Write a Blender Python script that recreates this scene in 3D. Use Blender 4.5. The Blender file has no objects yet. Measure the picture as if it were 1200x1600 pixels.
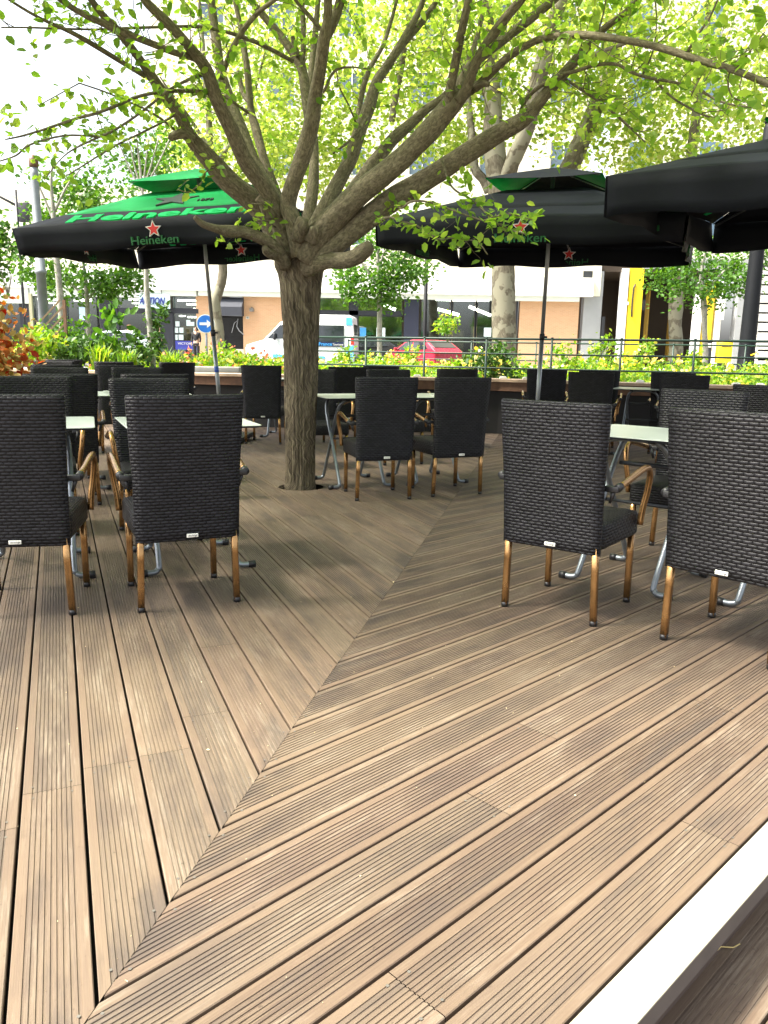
import bpy, bmesh, math, random
import numpy as np
from mathutils import Vector, Matrix, noise

random.seed(7)
rng = np.random.default_rng(7)
SC = bpy.context.scene
COL = SC.collection

# ------------------------------------------------------------------ camera
F_PX, CX, CY, CAM_H = 1250.0, 600.0, 800.0, 1.15
ROLL = math.atan(.016)
PITCH = math.atan(252 * math.cos(ROLL) / F_PX)
_w = Vector((0, math.cos(PITCH), -math.sin(PITCH)))
_r0 = Vector((1, 0, 0)); _u0 = _r0.cross(_w)
_r = _r0 * math.cos(ROLL) + _u0 * math.sin(ROLL)
_u = _r.cross(_w)
cam_d = bpy.data.cameras.new("camera")
cam_d.sensor_fit = 'VERTICAL'; cam_d.sensor_height = 24.0
cam_d.lens = 24.0 * F_PX / 1600.0
cam_d.clip_start = .05; cam_d.clip_end = 3000
cam = bpy.data.objects.new("camera", cam_d)
COL.objects.link(cam)
cam.matrix_world = Matrix.Translation((0, 0, CAM_H)) @ Matrix((_r, _u, -_w)).transposed().to_4x4()
SC.camera = cam

# ------------------------------------------------------------------ sky, sun, exposure
SUN_EL, SUN_AZ = math.radians(55), math.radians(-104)      # azimuth from +Y, clockwise seen from above
world = bpy.data.worlds.new("World"); SC.world = world; world.use_nodes = True
nt = world.node_tree; nt.nodes.clear()
wo = nt.nodes.new('ShaderNodeOutputWorld'); bg = nt.nodes.new('ShaderNodeBackground')
sky = nt.nodes.new('ShaderNodeTexSky'); sky.sky_type = 'NISHITA'; sky.sun_disc = False
sky.sun_elevation = SUN_EL; sky.sun_rotation = SUN_AZ
sky.air_density = 1.0; sky.dust_density = 5.0; sky.ozone_density = 1.0
hsv = nt.nodes.new('ShaderNodeHueSaturation'); hsv.inputs['Saturation'].default_value = .35
nt.links.new(sky.outputs[0], hsv.inputs['Color']); nt.links.new(hsv.outputs[0], bg.inputs['Color'])
bg.inputs['Strength'].default_value = .10
nt.links.new(bg.outputs[0], wo.inputs['Surface'])
sun_d = bpy.data.lights.new("sun", 'SUN'); sun_d.energy = 2.7; sun_d.angle = math.radians(9)
sun_d.color = (1.0, .93, .82)
sun = bpy.data.objects.new("sun", sun_d); COL.objects.link(sun)
sdir = Vector((math.sin(SUN_AZ) * math.cos(SUN_EL), math.cos(SUN_AZ) * math.cos(SUN_EL), math.sin(SUN_EL)))
sun.rotation_euler = sdir.to_track_quat('Z', 'Y').to_euler(); sun.location = sdir * 40
SC.view_settings.view_transform = 'Standard'; SC.view_settings.look = 'None'
SC.view_settings.exposure = 2.5; SC.view_settings.gamma = 1.0
SC.view_settings.use_curve_mapping = False

# ------------------------------------------------------------------ helpers
def ray(x, y):
    return _w + _r * ((x - CX) / F_PX) - _u * ((y - CY) / F_PX)
def at(x, y, Y):
    d = ray(x, y); return Vector((0, 0, CAM_H)) + d * (Y / d.y)
def gp(x, y, z=0.0):
    d = ray(x, y); return Vector((0, 0, CAM_H)) + d * ((z - CAM_H) / d.z)
def azd(a):
    a = math.radians(a); return Vector((math.sin(a), math.cos(a), 0)), Vector((math.cos(a), -math.sin(a), 0))

class MB:
    """collects shapes, builds ONE mesh object"""
    def __init__(self):
        self.v = []; self.f = []; self.uv = []; self.mi = []; self.sm = []
    def add(self, vs, fs, uvs=None, mi=0, smooth=False):
        b = len(self.v); self.v += [tuple(p) for p in vs]
        for i, fc in enumerate(fs):
            self.f.append(tuple(b + k for k in fc)); self.mi.append(mi); self.sm.append(smooth)
            self.uv.append(uvs[i] if uvs else None)
    def box(self, c, s, rot=None, mi=0, bevel=0.0):
        hx, hy, hz = s[0] / 2, s[1] / 2, s[2] / 2
        if bevel > 0:
            bm = bmesh.new(); bmesh.ops.create_cube(bm, size=1)
            for v in bm.verts: v.co = Vector((v.co.x * s[0], v.co.y * s[1], v.co.z * s[2]))
            bmesh.ops.bevel(bm, geom=list(bm.edges), offset=bevel, segments=2, profile=.5, affect='EDGES')
            bm.verts.index_update()
            vs = [v.co.copy() for v in bm.verts]; fs = [[v.index for v in f.verts] for f in bm.faces]; bm.free()
        else:
            vs = [Vector((x, y, z)) for x in (-hx, hx) for y in (-hy, hy) for z in (-hz, hz)]
            fs = [(0, 1, 3, 2), (4, 6, 7, 5), (0, 4, 5, 1), (2, 3, 7, 6), (0, 2, 6, 4), (1, 5, 7, 3)]
        uvs = []
        for fc in fs:
            p = [vs[k] for k in fc]; n = (p[1] - p[0]).cross(p[2] - p[0])
            ax = max(range(3), key=lambda i: abs(n[i]))
            if ax == 0: uvs.append([(q.y, q.z) for q in p])
            elif ax == 1: uvs.append([(q.x, q.z) for q in p])
            else: uvs.append([(q.x, q.y) for q in p])
        c = Vector(c)
        vs = [(rot @ q if rot is not None else q) + c for q in vs]
        self.add(vs, fs, uvs, mi, bevel > 0)
    def tube(self, pts, rad, seg=10, cap=True, mi=0, smooth=True, wob=0.0, seed=0.0):
        pts = [Vector(p) for p in pts]; n = len(pts)
        if not hasattr(rad, '__len__'): rad = [rad] * n
        t = [(pts[min(i + 1, n - 1)] - pts[max(i - 1, 0)]).normalized() for i in range(n)]
        a = Vector((0, 0, 1)) if abs(t[0].z) < .9 else Vector((1, 0, 0))
        nrm = t[0].cross(a).normalized(); vs = []; uvr = []; L = 0
        for i in range(n):
            nrm = (nrm - t[i] * nrm.dot(t[i])).normalized(); bn = t[i].cross(nrm)
            if i: L += (pts[i] - pts[i - 1]).length
            for k in range(seg):
                an = 2 * math.pi * k / seg; d = nrm * math.cos(an) + bn * math.sin(an)
                r = rad[i]
                if wob: r *= 1 + wob * noise.noise(Vector((d.x * 1.3 + seed, d.y * 1.3, L * 4 + d.z * 1.3)))
                vs.append(pts[i] + d * r)
            uvr.append(L)
        fs = []; uvs = []; rr = max(rad)
        for i in range(n - 1):
            for k in range(seg):
                k2 = (k + 1) % seg
                fs.append((i * seg + k, i * seg + k2, (i + 1) * seg + k2, (i + 1) * seg + k))
                u0, u1 = k / seg * 6.283 * rr, (k + 1) / seg * 6.283 * rr
                uvs.append([(u0, uvr[i]), (u1, uvr[i]), (u1, uvr[i + 1]), (u0, uvr[i + 1])])
        if cap:
            fs.append(tuple(range(seg - 1, -1, -1))); uvs.append([(0, 0)] * seg)
            fs.append(tuple((n - 1) * seg + k for k in range(seg))); uvs.append([(0, 0)] * seg)
        self.add(vs, fs, uvs, mi, smooth)
    def rings(self, rings, close=True, caps=True, mi=0, smooth=True, uvs_fn=None):
        m = len(rings[0]); vs = [p for r in rings for p in r]; fs = []; uvs = []
        acc = []
        for r in rings:
            l = [0.0]
            for k in range(m): l.append(l[-1] + (Vector(r[(k + 1) % m]) - Vector(r[k])).length)
            acc.append(l)
        hv = [0.0]
        for i in range(1, len(rings)): hv.append(hv[-1] + (Vector(rings[i][0]) - Vector(rings[i - 1][0])).length)
        for i in range(len(rings) - 1):
            for k in range(m if close else m - 1):
                k2 = (k + 1) % m
                fs.append((i * m + k, i * m + k2, (i + 1) * m + k2, (i + 1) * m + k))
                uvs.append([(acc[i][k], hv[i]), (acc[i][k + 1], hv[i]), (acc[i + 1][k + 1], hv[i + 1]), (acc[i + 1][k], hv[i + 1])])
        if caps:
            fs.append(tuple(range(m - 1, -1, -1))); uvs.append([(Vector(rings[0][k]).x, Vector(rings[0][k]).y) for k in range(m - 1, -1, -1)])
            b = (len(rings) - 1) * m
            fs.append(tuple(b + k for k in range(m))); uvs.append([(Vector(p).x, Vector(p).y) for p in rings[-1]])
        self.add(vs, fs, uvs, mi, smooth)
    def prism(self, poly, M, depth, mi=0, both=False):
        """poly in local xy, extruded from z=0 to z=depth, placed by matrix M"""
        n = len(poly); z0 = -depth if both else 0.0
        vs = [M @ Vector((x, y, z0)) for x, y in poly] + [M @ Vector((x, y, depth)) for x, y in poly]
        fs = [tuple(range(n - 1, -1, -1)), tuple(range(n, 2 * n))] + [(k, (k + 1) % n, n + (k + 1) % n, n + k) for k in range(n)]
        uvs = [[poly[k] for k in range(n - 1, -1, -1)], list(poly)] + [[(0, 0), (1, 0), (1, depth), (0, depth)]] * n
        self.add(vs, fs, uvs, mi)
    def build(self, name, mats, parent=None):
        me = bpy.data.meshes.new(name)
        me.from_pydata(self.v, [], self.f)
        if not isinstance(mats, (list, tuple)): mats = [mats]
        for m in mats: me.materials.append(m)
        me.polygons.foreach_set('material_index', self.mi)
        me.polygons.foreach_set('use_smooth', self.sm)
        ul = me.uv_layers.new(name='UVMap')
        flat = []
        for fc, uv in zip(self.f, self.uv):
            if uv is None: flat += [0.0, 0.0] * len(fc)
            else:
                for a in uv: flat += [a[0], a[1]]
        ul.data.foreach_set('uv', flat)
        me.update()
        o = bpy.data.objects.new(name, me); COL.objects.link(o)
        if parent is not None: o.parent = parent
        return o

def tag(o, label=None, cat=None, group=None, kind=None):
    if label: o['label'] = label
    if cat: o['category'] = cat
    if group: o['group'] = group
    if kind: o['kind'] = kind
    return o
def thing(name, label, cat, loc=(0, 0, 0), rotz=0.0, group=None):
    o = bpy.data.objects.new(name, None); COL.objects.link(o); o.empty_display_size = .1
    o.location = loc; o.rotation_euler = (0, 0, rotz)
    return tag(o, label, cat, group)
def dup(root, loc, rotz, label):
    r = root.copy(); COL.objects.link(r); r.location = loc; r.rotation_euler = (0, 0, rotz); r['label'] = label
    for ch in list(root.children):
        c = ch.copy(); COL.objects.link(c); c.parent = r
        for g in ch.children:
            d = g.copy(); COL.objects.link(d); d.parent = c
    return r
def smooth_path(pts, per=5):
    """Catmull-Rom through tuples of any length"""
    P = [np.array(p, float) for p in pts]; P = [2 * P[0] - P[1]] + P + [2 * P[-1] - P[-2]]; out = []
    for i in range(1, len(P) - 2):
        for k in range(per):
            t = k / per; a, b, c, d = P[i - 1], P[i], P[i + 1], P[i + 2]
            out.append(.5 * (2 * b + (c - a) * t + (2 * a - 5 * b + 4 * c - d) * t * t + (3 * b - a - 3 * c + d) * t ** 3))
    out.append(P[-2]); return out

# ------------------------------------------------------------------ materials
def newmat(name):
    m = bpy.data.materials.new(name); m.use_nodes = True
    n = m.node_tree; b = n.nodes['Principled BSDF']
    return m, n, b
def nd(n, typ, **kw):
    x = n.nodes.new(typ)
    for k, v in kw.items():
        if k.startswith('i_'):
            key = k[2:]; key = int(key) if key.isdigit() else key.replace('_', ' ')
            x.inputs[key].default_value = v
        else: setattr(x, k, v)
    return x
def mth(n, op, a, b=None, c=None):
    x = n.nodes.new('ShaderNodeMath'); x.operation = op
    for i, v in enumerate((a, b, c)):
        if v is None: continue
        if isinstance(v, (int, float)): x.inputs[i].default_value = v
        else: n.links.new(v, x.inputs[i])
    return x.outputs[0]
def ramp(n, fac, stops):
    r = n.nodes.new('ShaderNodeValToRGB'); e = r.color_ramp.elements
    while len(e) < len(stops): e.new(.5)
    for i, (p, c) in enumerate(stops):
        e[i].position = p; e[i].color = (*c, 1)
    n.links.new(fac, r.inputs[0]); return r.outputs[0]
def mixc(n, fac, a, b, mode='MIX'):
    x = n.nodes.new('ShaderNodeMix'); x.data_type = 'RGBA'; x.blend_type = mode
    for key, v in ((0, fac), (6, a), (7, b)):
        if isinstance(v, (int, float)): x.inputs[key].default_value = v
        elif isinstance(v, tuple): x.inputs[key].default_value = (*v, 1)
        else: n.links.new(v, x.inputs[key])
    return x.outputs[2]
def bump(n, b, h, strength=.5, dist=.01):
    x = nd(n, 'ShaderNodeBump', i_Strength=strength, i_Distance=dist)
    n.links.new(h, x.inputs['Height']); n.links.new(x.outputs[0], b.inputs['Normal'])
def plain(name, col, rough=.6, metal=0.0, spec=.5, var=.12, scale=6.0, bmp=0.0, emit=0.0, coord='Object'):
    m, n, b = newmat(name)
    tc = nd(n, 'ShaderNodeTexCoord'); nz = nd(n, 'ShaderNodeTexNoise', i_Scale=scale, i_Detail=6.0, i_Roughness=.6)
    n.links.new(tc.outputs[coord], nz.inputs['Vector'])
    lo = tuple(max(0, c * (1 - var)) for c in col); hi = tuple(min(1, c * (1 + var)) for c in col)
    c = ramp(n, nz.outputs[0], [(.3, lo), (.7, hi)])
    n.links.new(c, b.inputs['Base Color'])
    b.inputs['Roughness'].default_value = rough; b.inputs['Metallic'].default_value = metal
    b.inputs['Specular IOR Level'].default_value = spec
    rr = mth(n, 'MULTIPLY_ADD', nz.outputs[0], .2, rough - .1); n.links.new(rr, b.inputs['Roughness'])
    if bmp: bump(n, b, nz.outputs[0], bmp, .01)
    if emit:
        b.inputs['Emission Color'].default_value = (*col, 1); b.inputs['Emission Strength'].default_value = emit
    return m

MITRE_C = 0.0
def mat_wood():
    m, n, b = newmat('weathered_deck_wood')
    uv = nd(n, 'ShaderNodeUVMap', uv_map='UVMap'); at_ = nd(n, 'ShaderNodeAttribute', attribute_name='board')
    sep = nd(n, 'ShaderNodeSeparateColor'); n.links.new(at_.outputs['Color'], sep.inputs[0])
    comb = nd(n, 'ShaderNodeCombineXYZ'); n.links.new(sep.outputs[0], comb.inputs[2])
    off = nd(n, 'ShaderNodeVectorMath', operation='MULTIPLY_ADD'); off.inputs[1].default_value = (1, 1, 40)
    n.links.new(comb.outputs[0], off.inputs[0]); n.links.new(uv.outputs[0], off.inputs[2])
    off.inputs[1].default_value = (0, 0, 37)
    def nz(sx, sy, det=5.0, rough=.6):
        mp = nd(n, 'ShaderNodeMapping'); mp.inputs['Scale'].default_value = (sx, sy, 1)
        n.links.new(off.outputs[0], mp.inputs[0])
        t = nd(n, 'ShaderNodeTexNoise', i_Scale=1.0, i_Detail=det, i_Roughness=rough); n.links.new(mp.outputs[0], t.inputs['Vector']); return t.outputs[0]
    tone = ramp(n, sep.outputs[0], [(0, (.066, .045, .032)), (.2, (.116, .083, .058)), (.4, (.080, .064, .049)), (.6, (.128, .096, .064)), (.8, (.096, .064, .048)), (1, (.118, .092, .068))])
    grain = nz(5, 240, 6, .65); grain2 = nz(14, 600, 4, .6)
    c = mixc(n, ramp(n, grain, [(.38, (0, 0, 0)), (.66, (1, 1, 1))]), tone, (0.1387, 0.1030, 0.0693))
    c = mixc(n, mth(n, 'MULTIPLY', ramp(n, grain2, [(.45, (0, 0, 0)), (.7, (1, 1, 1))]), .35), c, (0.0662, 0.0407, 0.0254))
    blot = nz(2.2, 6.0, 6, .6)
    c = mixc(n, mth(n, 'MULTIPLY', ramp(n, blot, [(.5, (0, 0, 0)), (.68, (1, 1, 1))]), .65), c, (0.0698, 0.0497, 0.0386))
    pale = nz(1.7, 8.0, 6, .65)
    c = mixc(n, mth(n, 'MULTIPLY', ramp(n, pale, [(.56, (0, 0, 0)), (.72, (1, 1, 1))]), .7), c, (0.1443, 0.1112, 0.0789))
    # large weather stains laid over several boards
    tc = nd(n, 'ShaderNodeTexCoord')
    st = nd(n, 'ShaderNodeTexNoise', i_Scale=1.1, i_Detail=7.0, i_Roughness=.62); n.links.new(tc.outputs['Object'], st.inputs['Vector'])
    c = mixc(n, mth(n, 'MULTIPLY', ramp(n, st.outputs[0], [(.50, (0, 0, 0)), (.72, (1, 1, 1))]), .45), c, (0.0568, 0.0425, 0.0324))
    st3 = nd(n, 'ShaderNodeTexNoise', i_Scale=5.0, i_Detail=8.0, i_Roughness=.7); n.links.new(tc.outputs['Object'], st3.inputs['Vector'])
    c = mixc(n, mth(n, 'MULTIPLY', ramp(n, st3.outputs[0], [(.60, (0, 0, 0)), (.70, (1, 1, 1))]), .35), c, (0.0419, 0.0325, 0.0254))
    sp = nd(n, 'ShaderNodeTexNoise', i_Scale=55.0, i_Detail=3.0); n.links.new(tc.outputs['Object'], sp.inputs['Vector'])
    c = mixc(n, mth(n, 'MULTIPLY', ramp(n, sp.outputs[0], [(.68, (0, 0, 0)), (.74, (1, 1, 1))]), .55), c, (0.0279, 0.0190, 0.0132))
        # margins of each board keep a golden tone, the ribbed middle is greyer and dirtier
    mg = mth(n, 'GREATER_THAN', mth(n, 'ABSOLUTE', mth(n, 'SUBTRACT', sep.outputs[1], .5)), .335)
    c = mixc(n, mth(n, 'MULTIPLY', mg, mth(n, 'MULTIPLY_ADD', blot, .7, -.02)), c, (0.1415, 0.0958, 0.0614))
    mid = mth(n, 'SUBTRACT', 1.0, mg)
    c = mixc(n, mth(n, 'MULTIPLY', mid, mth(n, 'MULTIPLY', ramp(n, pale, [(.34, (1, 1, 1)), (.48, (0, 0, 0))]), .75)), c, (0.0615, 0.0479, 0.0386))
    streak = nz(7, 120, 5, .7); c = mixc(n, mth(n, 'MULTIPLY', ramp(n, pale, [(.50, (0, 0, 0)), (.60, (1, 1, 1))]), mth(n, 'MULTIPLY', ramp(n, streak, [(.46, (0, 0, 0)), (.62, (1, 1, 1))]), .5)), c, (0.2095, 0.1718, 0.1272))
    dk = nd(n, 'ShaderNodeTexNoise', i_Scale=.85, i_Detail=4.0, i_Roughness=.5); n.links.new(tc.outputs['Object'], dk.inputs['Vector'])
    c = mixc(n, mth(n, 'MULTIPLY', mid, mth(n, 'MULTIPLY', ramp(n, dk.outputs[0], [(.60, (0, 0, 0)), (.68, (1, 1, 1))]), .55)), c, (0.0419, 0.0316, 0.0246))
    # dark water marks at the mitred board ends
    dt = nd(n, 'ShaderNodeVectorMath', operation='DOT_PRODUCT'); dt.inputs[1].default_value = (math.cos(math.radians(11.7)), -math.sin(math.radians(11.7)), 0)
    n.links.new(tc.outputs['Object'], dt.inputs[0])
    sb = mth(n, 'SUBTRACT', dt.outputs['Value'], MITRE_C); sb.node.label = 'mitre_offset'; dm = mth(n, 'ABSOLUTE', sb)
    mk = mth(n, 'MULTIPLY', ramp(n, mth(n, 'MULTIPLY', dm, 4.5), [(0, (1, 1, 1)), (1, (0, 0, 0))]), ramp(n, blot, [(.50, (0, 0, 0)), (.60, (1, 1, 1))]))
    c = mixc(n, mth(n, 'MULTIPLY', mk, .7), c, (0.0559, 0.0452, 0.0377))
    n.links.new(c, b.inputs['Base Color'])
    n.links.new(mth(n, 'MULTIPLY_ADD', grain, -.25, .72), b.inputs['Roughness'])
    b.inputs['Specular IOR Level'].default_value = .35
    bump(n, b, mth(n, 'ADD', grain, mth(n, 'MULTIPLY', grain2, .6)), .35, .0015)
    return m
def mat_weave(name, hi, lo, su=.034, sv=.0115):
    m, n, b = newmat(name)
    uv = nd(n, 'ShaderNodeUVMap', uv_map='UVMap'); s = nd(n, 'ShaderNodeSeparateXYZ'); n.links.new(uv.outputs[0], s.inputs[0])
    wn = nd(n, 'ShaderNodeTexNoise', i_Scale=30.0, i_Detail=2.0); n.links.new(uv.outputs[0], wn.inputs['Vector'])
    vv = mth(n, 'MULTIPLY_ADD', wn.outputs[0], .35, mth(n, 'DIVIDE', s.outputs[1], sv))
    row = mth(n, 'FLOOR', vv); fv = mth(n, 'FRACT', vv)
    uu = mth(n, 'ADD', mth(n, 'DIVIDE', s.outputs[0], su), mth(n, 'MULTIPLY', mth(n, 'PINGPONG', row, 1.0), .5))
    fu = mth(n, 'FRACT', uu)
    hv = mth(n, 'POWER', mth(n, 'MAXIMUM', mth(n, 'SINE', mth(n, 'MULTIPLY', fv, math.pi)), .0001), .6)
    hu = mth(n, 'POWER', mth(n, 'MAXIMUM', mth(n, 'SINE', mth(n, 'MULTIPLY', fu, math.pi)), .0001), .45)
    h = mth(n, 'MULTIPLY', hv, hu)
    cell = nd(n, 'ShaderNodeCombineXYZ'); n.links.new(mth(n, 'FLOOR', uu), cell.inputs[0]); n.links.new(row, cell.inputs[1])
    wh = nd(n, 'ShaderNodeTexWhiteNoise', noise_dimensions='2D'); n.links.new(cell.outputs[0], wh.inputs['Vector'])
    fac = mth(n, 'MULTIPLY', h, mth(n, 'MULTIPLY_ADD', wh.outputs[0], .7, .3))
    oi = nd(n, 'ShaderNodeObjectInfo')
    tint = ramp(n, oi.outputs['Random'], [(0, (.72, .68, .68)), (.5, (1.0, 1.0, 1.02)), (1, (1.25, 1.28, 1.42))])
    wear = nd(n, 'ShaderNodeTexNoise', i_Scale=7.0, i_Detail=5.0, i_Roughness=.65); n.links.new(uv.outputs[0], wear.inputs['Vector'])
    cc = mixc(n, 1.0, mixc(n, fac, lo, hi), tint, 'MULTIPLY')
    cc = mixc(n, mth(n, 'MULTIPLY', fac, mth(n, 'MULTIPLY', ramp(n, wear.outputs[0], [(.60, (0, 0, 0)), (.78, (1, 1, 1))]), .6)), cc, (.05, .048, .045))
    n.links.new(cc, b.inputs['Base Color'])
    b.inputs['Roughness'].default_value = .46; b.inputs['Specular IOR Level'].default_value = .27
    bump(n, b, h, .8, .005)
    return m
def mat_bark(name, c1, c2, c3, su=38, sv=5, strength=.9, dist=.02, patch=0.0, patch_c=(.5, .47, .36)):
    m, n, b = newmat(name)
    uv = nd(n, 'ShaderNodeUVMap', uv_map='UVMap'); mp = nd(n, 'ShaderNodeMapping'); mp.inputs['Scale'].default_value = (su, sv, 1)
    n.links.new(uv.outputs[0], mp.inputs[0])
    t = nd(n, 'ShaderNodeTexNoise', i_Scale=1.0, i_Detail=8.0, i_Roughness=.62, i_Distortion=.8); n.links.new(mp.outputs[0], t.inputs['Vector'])
    tc = nd(n, 'ShaderNodeTexCoord'); t2 = nd(n, 'ShaderNodeTexNoise', i_Scale=5.0, i_Detail=6.0, i_Roughness=.65); n.links.new(tc.outputs['Object'], t2.inputs['Vector'])
    c = ramp(n, t.outputs[0], [(.34, c1), (.52, c2), (.68, c3)])
    c = mixc(n, ramp(n, t2.outputs[0], [(.5, (0, 0, 0)), (.7, (.6, .6, .6))]), c, tuple(x * .55 for x in c2))
    if patch:
        t3 = nd(n, 'ShaderNodeTexNoise', i_Scale=patch, i_Detail=3.0, i_Roughness=.5); n.links.new(tc.outputs['Object'], t3.inputs['Vector'])
        c = mixc(n, ramp(n, t3.outputs[0], [(.5, (0, 0, 0)), (.53, (1, 1, 1))]), c, patch_c)
    n.links.new(c, b.inputs['Base Color']); b.inputs['Roughness'].default_value = .85; b.inputs['Specular IOR Level'].default_value = .25
    bump(n, b, t.outputs[0], strength, dist); return m
def mat_leaf(name, cols, trans=.45, rough=.5):
    m, n, b = newmat(name); out = n.nodes['Material Output']
    g = nd(n, 'ShaderNodeNewGeometry')
    c = ramp(n, g.outputs['Random Per Island'], [(i / max(1, len(cols) - 1), k) for i, k in enumerate(cols)])
    n.links.new(c, b.inputs['Base Color']); b.inputs['Roughness'].default_value = rough; b.inputs['Specular IOR Level'].default_value = .35
    tr = nd(n, 'ShaderNodeBsdfTranslucent'); hs = nd(n, 'ShaderNodeHueSaturation', i_Saturation=1.1, i_Value=1.65, i_Hue=.484)
    n.links.new(c, hs.inputs['Color']); n.links.new(hs.outputs[0], tr.inputs['Color'])
    mx = nd(n, 'ShaderNodeMixShader'); mx.inputs[0].default_value = trans
    n.links.new(b.outputs[0], mx.inputs[1]); n.links.new(tr.outputs[0], mx.inputs[2]); n.links.new(mx.outputs[0], out.inputs['Surface'])
    return m
def mat_fabric(name, col, rough=.7, trans=0.0):
    m, n, b = newmat(name); out = n.nodes['Material Output']
    tc = nd(n, 'ShaderNodeTexCoord')
    t = nd(n, 'ShaderNodeTexNoise', i_Scale=2.5, i_Detail=5.0, i_Roughness=.55); n.links.new(tc.outputs['Object'], t.inputs['Vector'])
    t2 = nd(n, 'ShaderNodeTexNoise', i_Scale=300.0, i_Detail=1.0); n.links.new(tc.outputs['Object'], t2.inputs['Vector'])
    c = ramp(n, t.outputs[0], [(.3, tuple(x * .82 for x in col)), (.7, tuple(min(1, x * 1.15) for x in col))])
    n.links.new(c, b.inputs['Base Color']); b.inputs['Roughness'].default_value = rough; b.inputs['Specular IOR Level'].default_value = .16
    bump(n, b, mth(n, "MULTIPLY_ADD", t2.outputs[0], .02, t.outputs[0]), .25, .03)
    if trans:
        tr = nd(n, 'ShaderNodeBsdfTranslucent'); n.links.new(c, tr.inputs['Color'])
        mx = nd(n, 'ShaderNodeMixShader'); mx.inputs[0].default_value = trans
        n.links.new(b.outputs[0], mx.inputs[1]); n.links.new(tr.outputs[0], mx.inputs[2]); n.links.new(mx.outputs[0], out.inputs['Surface'])
    return m
def mat_brick(name, c1, c2, mortar, bw=.22, bh=.065):
    m, n, b = newmat(name)
    tc = nd(n, 'ShaderNodeTexCoord'); s = nd(n, 'ShaderNodeSeparateXYZ'); n.links.new(tc.outputs['Object'], s.inputs[0])
    k = nd(n, 'ShaderNodeCombineXYZ'); n.links.new(s.outputs[0], k.inputs[0]); n.links.new(s.outputs[2], k.inputs[1])
    br = nd(n, 'ShaderNodeTexBrick', i_Scale=1.0); n.links.new(k.outputs[0], br.inputs['Vector'])
    br.inputs['Color1'].default_value = (*c1, 1); br.inputs['Color2'].default_value = (*c2, 1); br.inputs['Mortar'].default_value = (*mortar, 1)
    br.inputs['Brick Width'].default_value = bw; br.inputs['Row Height'].default_value = bh; br.inputs['Mortar Size'].default_value = .008
    n.links.new(br.outputs[0], b.inputs['Base Color']); b.inputs['Roughness'].default_value = .85
    bump(n, b, mth(n, 'SUBTRACT', 1.0, br.outputs['Fac']), .4, .01); return m
def mat_glass(name, tint=(.6, .66, .66), refl=.3):
    m, n, b = newmat(name); out = n.nodes['Material Output']
    tr = nd(n, 'ShaderNodeBsdfTransparent'); tr.inputs[0].default_value = (*tint, 1)
    gl = nd(n, 'ShaderNodeBsdfGlossy'); gl.inputs['Roughness'].default_value = .03; gl.inputs[0].default_value = (.8, .85, .88, 1)
    mx = nd(n, 'ShaderNodeMixShader'); mx.inputs[0].default_value = refl
    n.links.new(tr.outputs[0], mx.inputs[1]); n.links.new(gl.outputs[0], mx.inputs[2]); n.links.new(mx.outputs[0], out.inputs['Surface'])
    return m

M = dict(
    wood=mat_wood(),
    weave=mat_weave('dark_wicker', (.0185, .018, .0205), (.0016, .0016, .002), .036, .0142),
    bronze=plain('bronze_tube', (.34, .19, .075), .24, .85, var=.35, scale=14),
    black=plain('black_plastic', (.012, .012, .013), .45),
    galv=plain('grey_steel_tube', (.22, .245, .27), .38, .7, var=.15, scale=20),
    hpl=plain('pale_table_laminate', (.42, .46, .42), .3, var=.12, scale=3),
    white=plain('white_paint', (.80, .80, .77), .5, var=.05),
    offwhite=plain('offwhite_plastic', (.75, .74, .66), .5),
    dark=plain('dark_grey_paint', (.02, .022, .025), .5),
    bark=mat_bark('furrowed_bark', (.035, .027, .018), (.14, .112, .074), (.27, .225, .15), 40, 5, 1.0, .03),
    limb=mat_bark('smooth_bark', (.080, .068, .044), (.155, .132, .086), (.26, .23, .155), 40, 26, .6, .008),
    plane_bark=mat_bark('mottled_plane_bark', (.085, .072, .05), (.13, .115, .08), (.19, .17, .12), 9, 5, .5, .02, 2.2, (.205, .195, .14)),
    pale_bark=mat_bark('pale_bark', (.20, .19, .16), (.30, .29, .25), (.40, .39, .34), 20, 14, .3, .01),
    leaf=mat_leaf('fresh_leaf', [(.11, .23, .034), (.16, .30, .042), (.23, .37, .06), (.31, .42, .08)], .62),
    leaf_plane=mat_leaf('plane_leaf', [(.13, .22, .034), (.18, .29, .045), (.26, .35, .065), (.37, .42, .12)], .60),
    leaf_green=mat_leaf('green_leaf', [(.035, .105, .014), (.055, .145, .018), (.085, .19, .024)], .42),
    leaf_dark=mat_leaf('dark_leaf', [(.025, .07, .012), (.04, .10, .016), (.06, .13, .02)], .3),
    leaf_bed=mat_leaf('bed_leaf', [(.07, .18, .02), (.12, .25, .025), (.20, .32, .035), (.32, .36, .06)], .5),
    leaf_red=mat_leaf('red_leaf', [(.30, .045, .015), (.38, .12, .03), (.40, .24, .07), (.26, .26, .06), (.42, .30, .12)], .35),
    petal=mat_leaf('yellow_petal', [(.75, .55, .05), (.8, .65, .15), (.8, .7, .35)], .3),
    petal_pink=mat_leaf('pink_petal', [(.6, .16, .10), (.65, .3, .15), (.7, .45, .2)], .3),
    canvas=mat_fabric('black_canvas', (.0080, .0096, .0140), .7),
    green=mat_fabric('green_canvas', (.012, .30, .085), .65, .15),
    red=plain('red_print', (.60, .03, .03), .6), whitep=plain('white_print', (.7, .7, .7), .6),
    greenp=mat_fabric('green_print', (.03, .66, .21), .65, .5), dgreenp=plain('dim_green_print', (.008, .11, .03), .65),
    starp=plain('charcoal_print', (.035, .05, .045), .65),
    pole=plain('aluminium_pole', (.28, .30, .31), .4, .6, var=.08),
)
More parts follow.
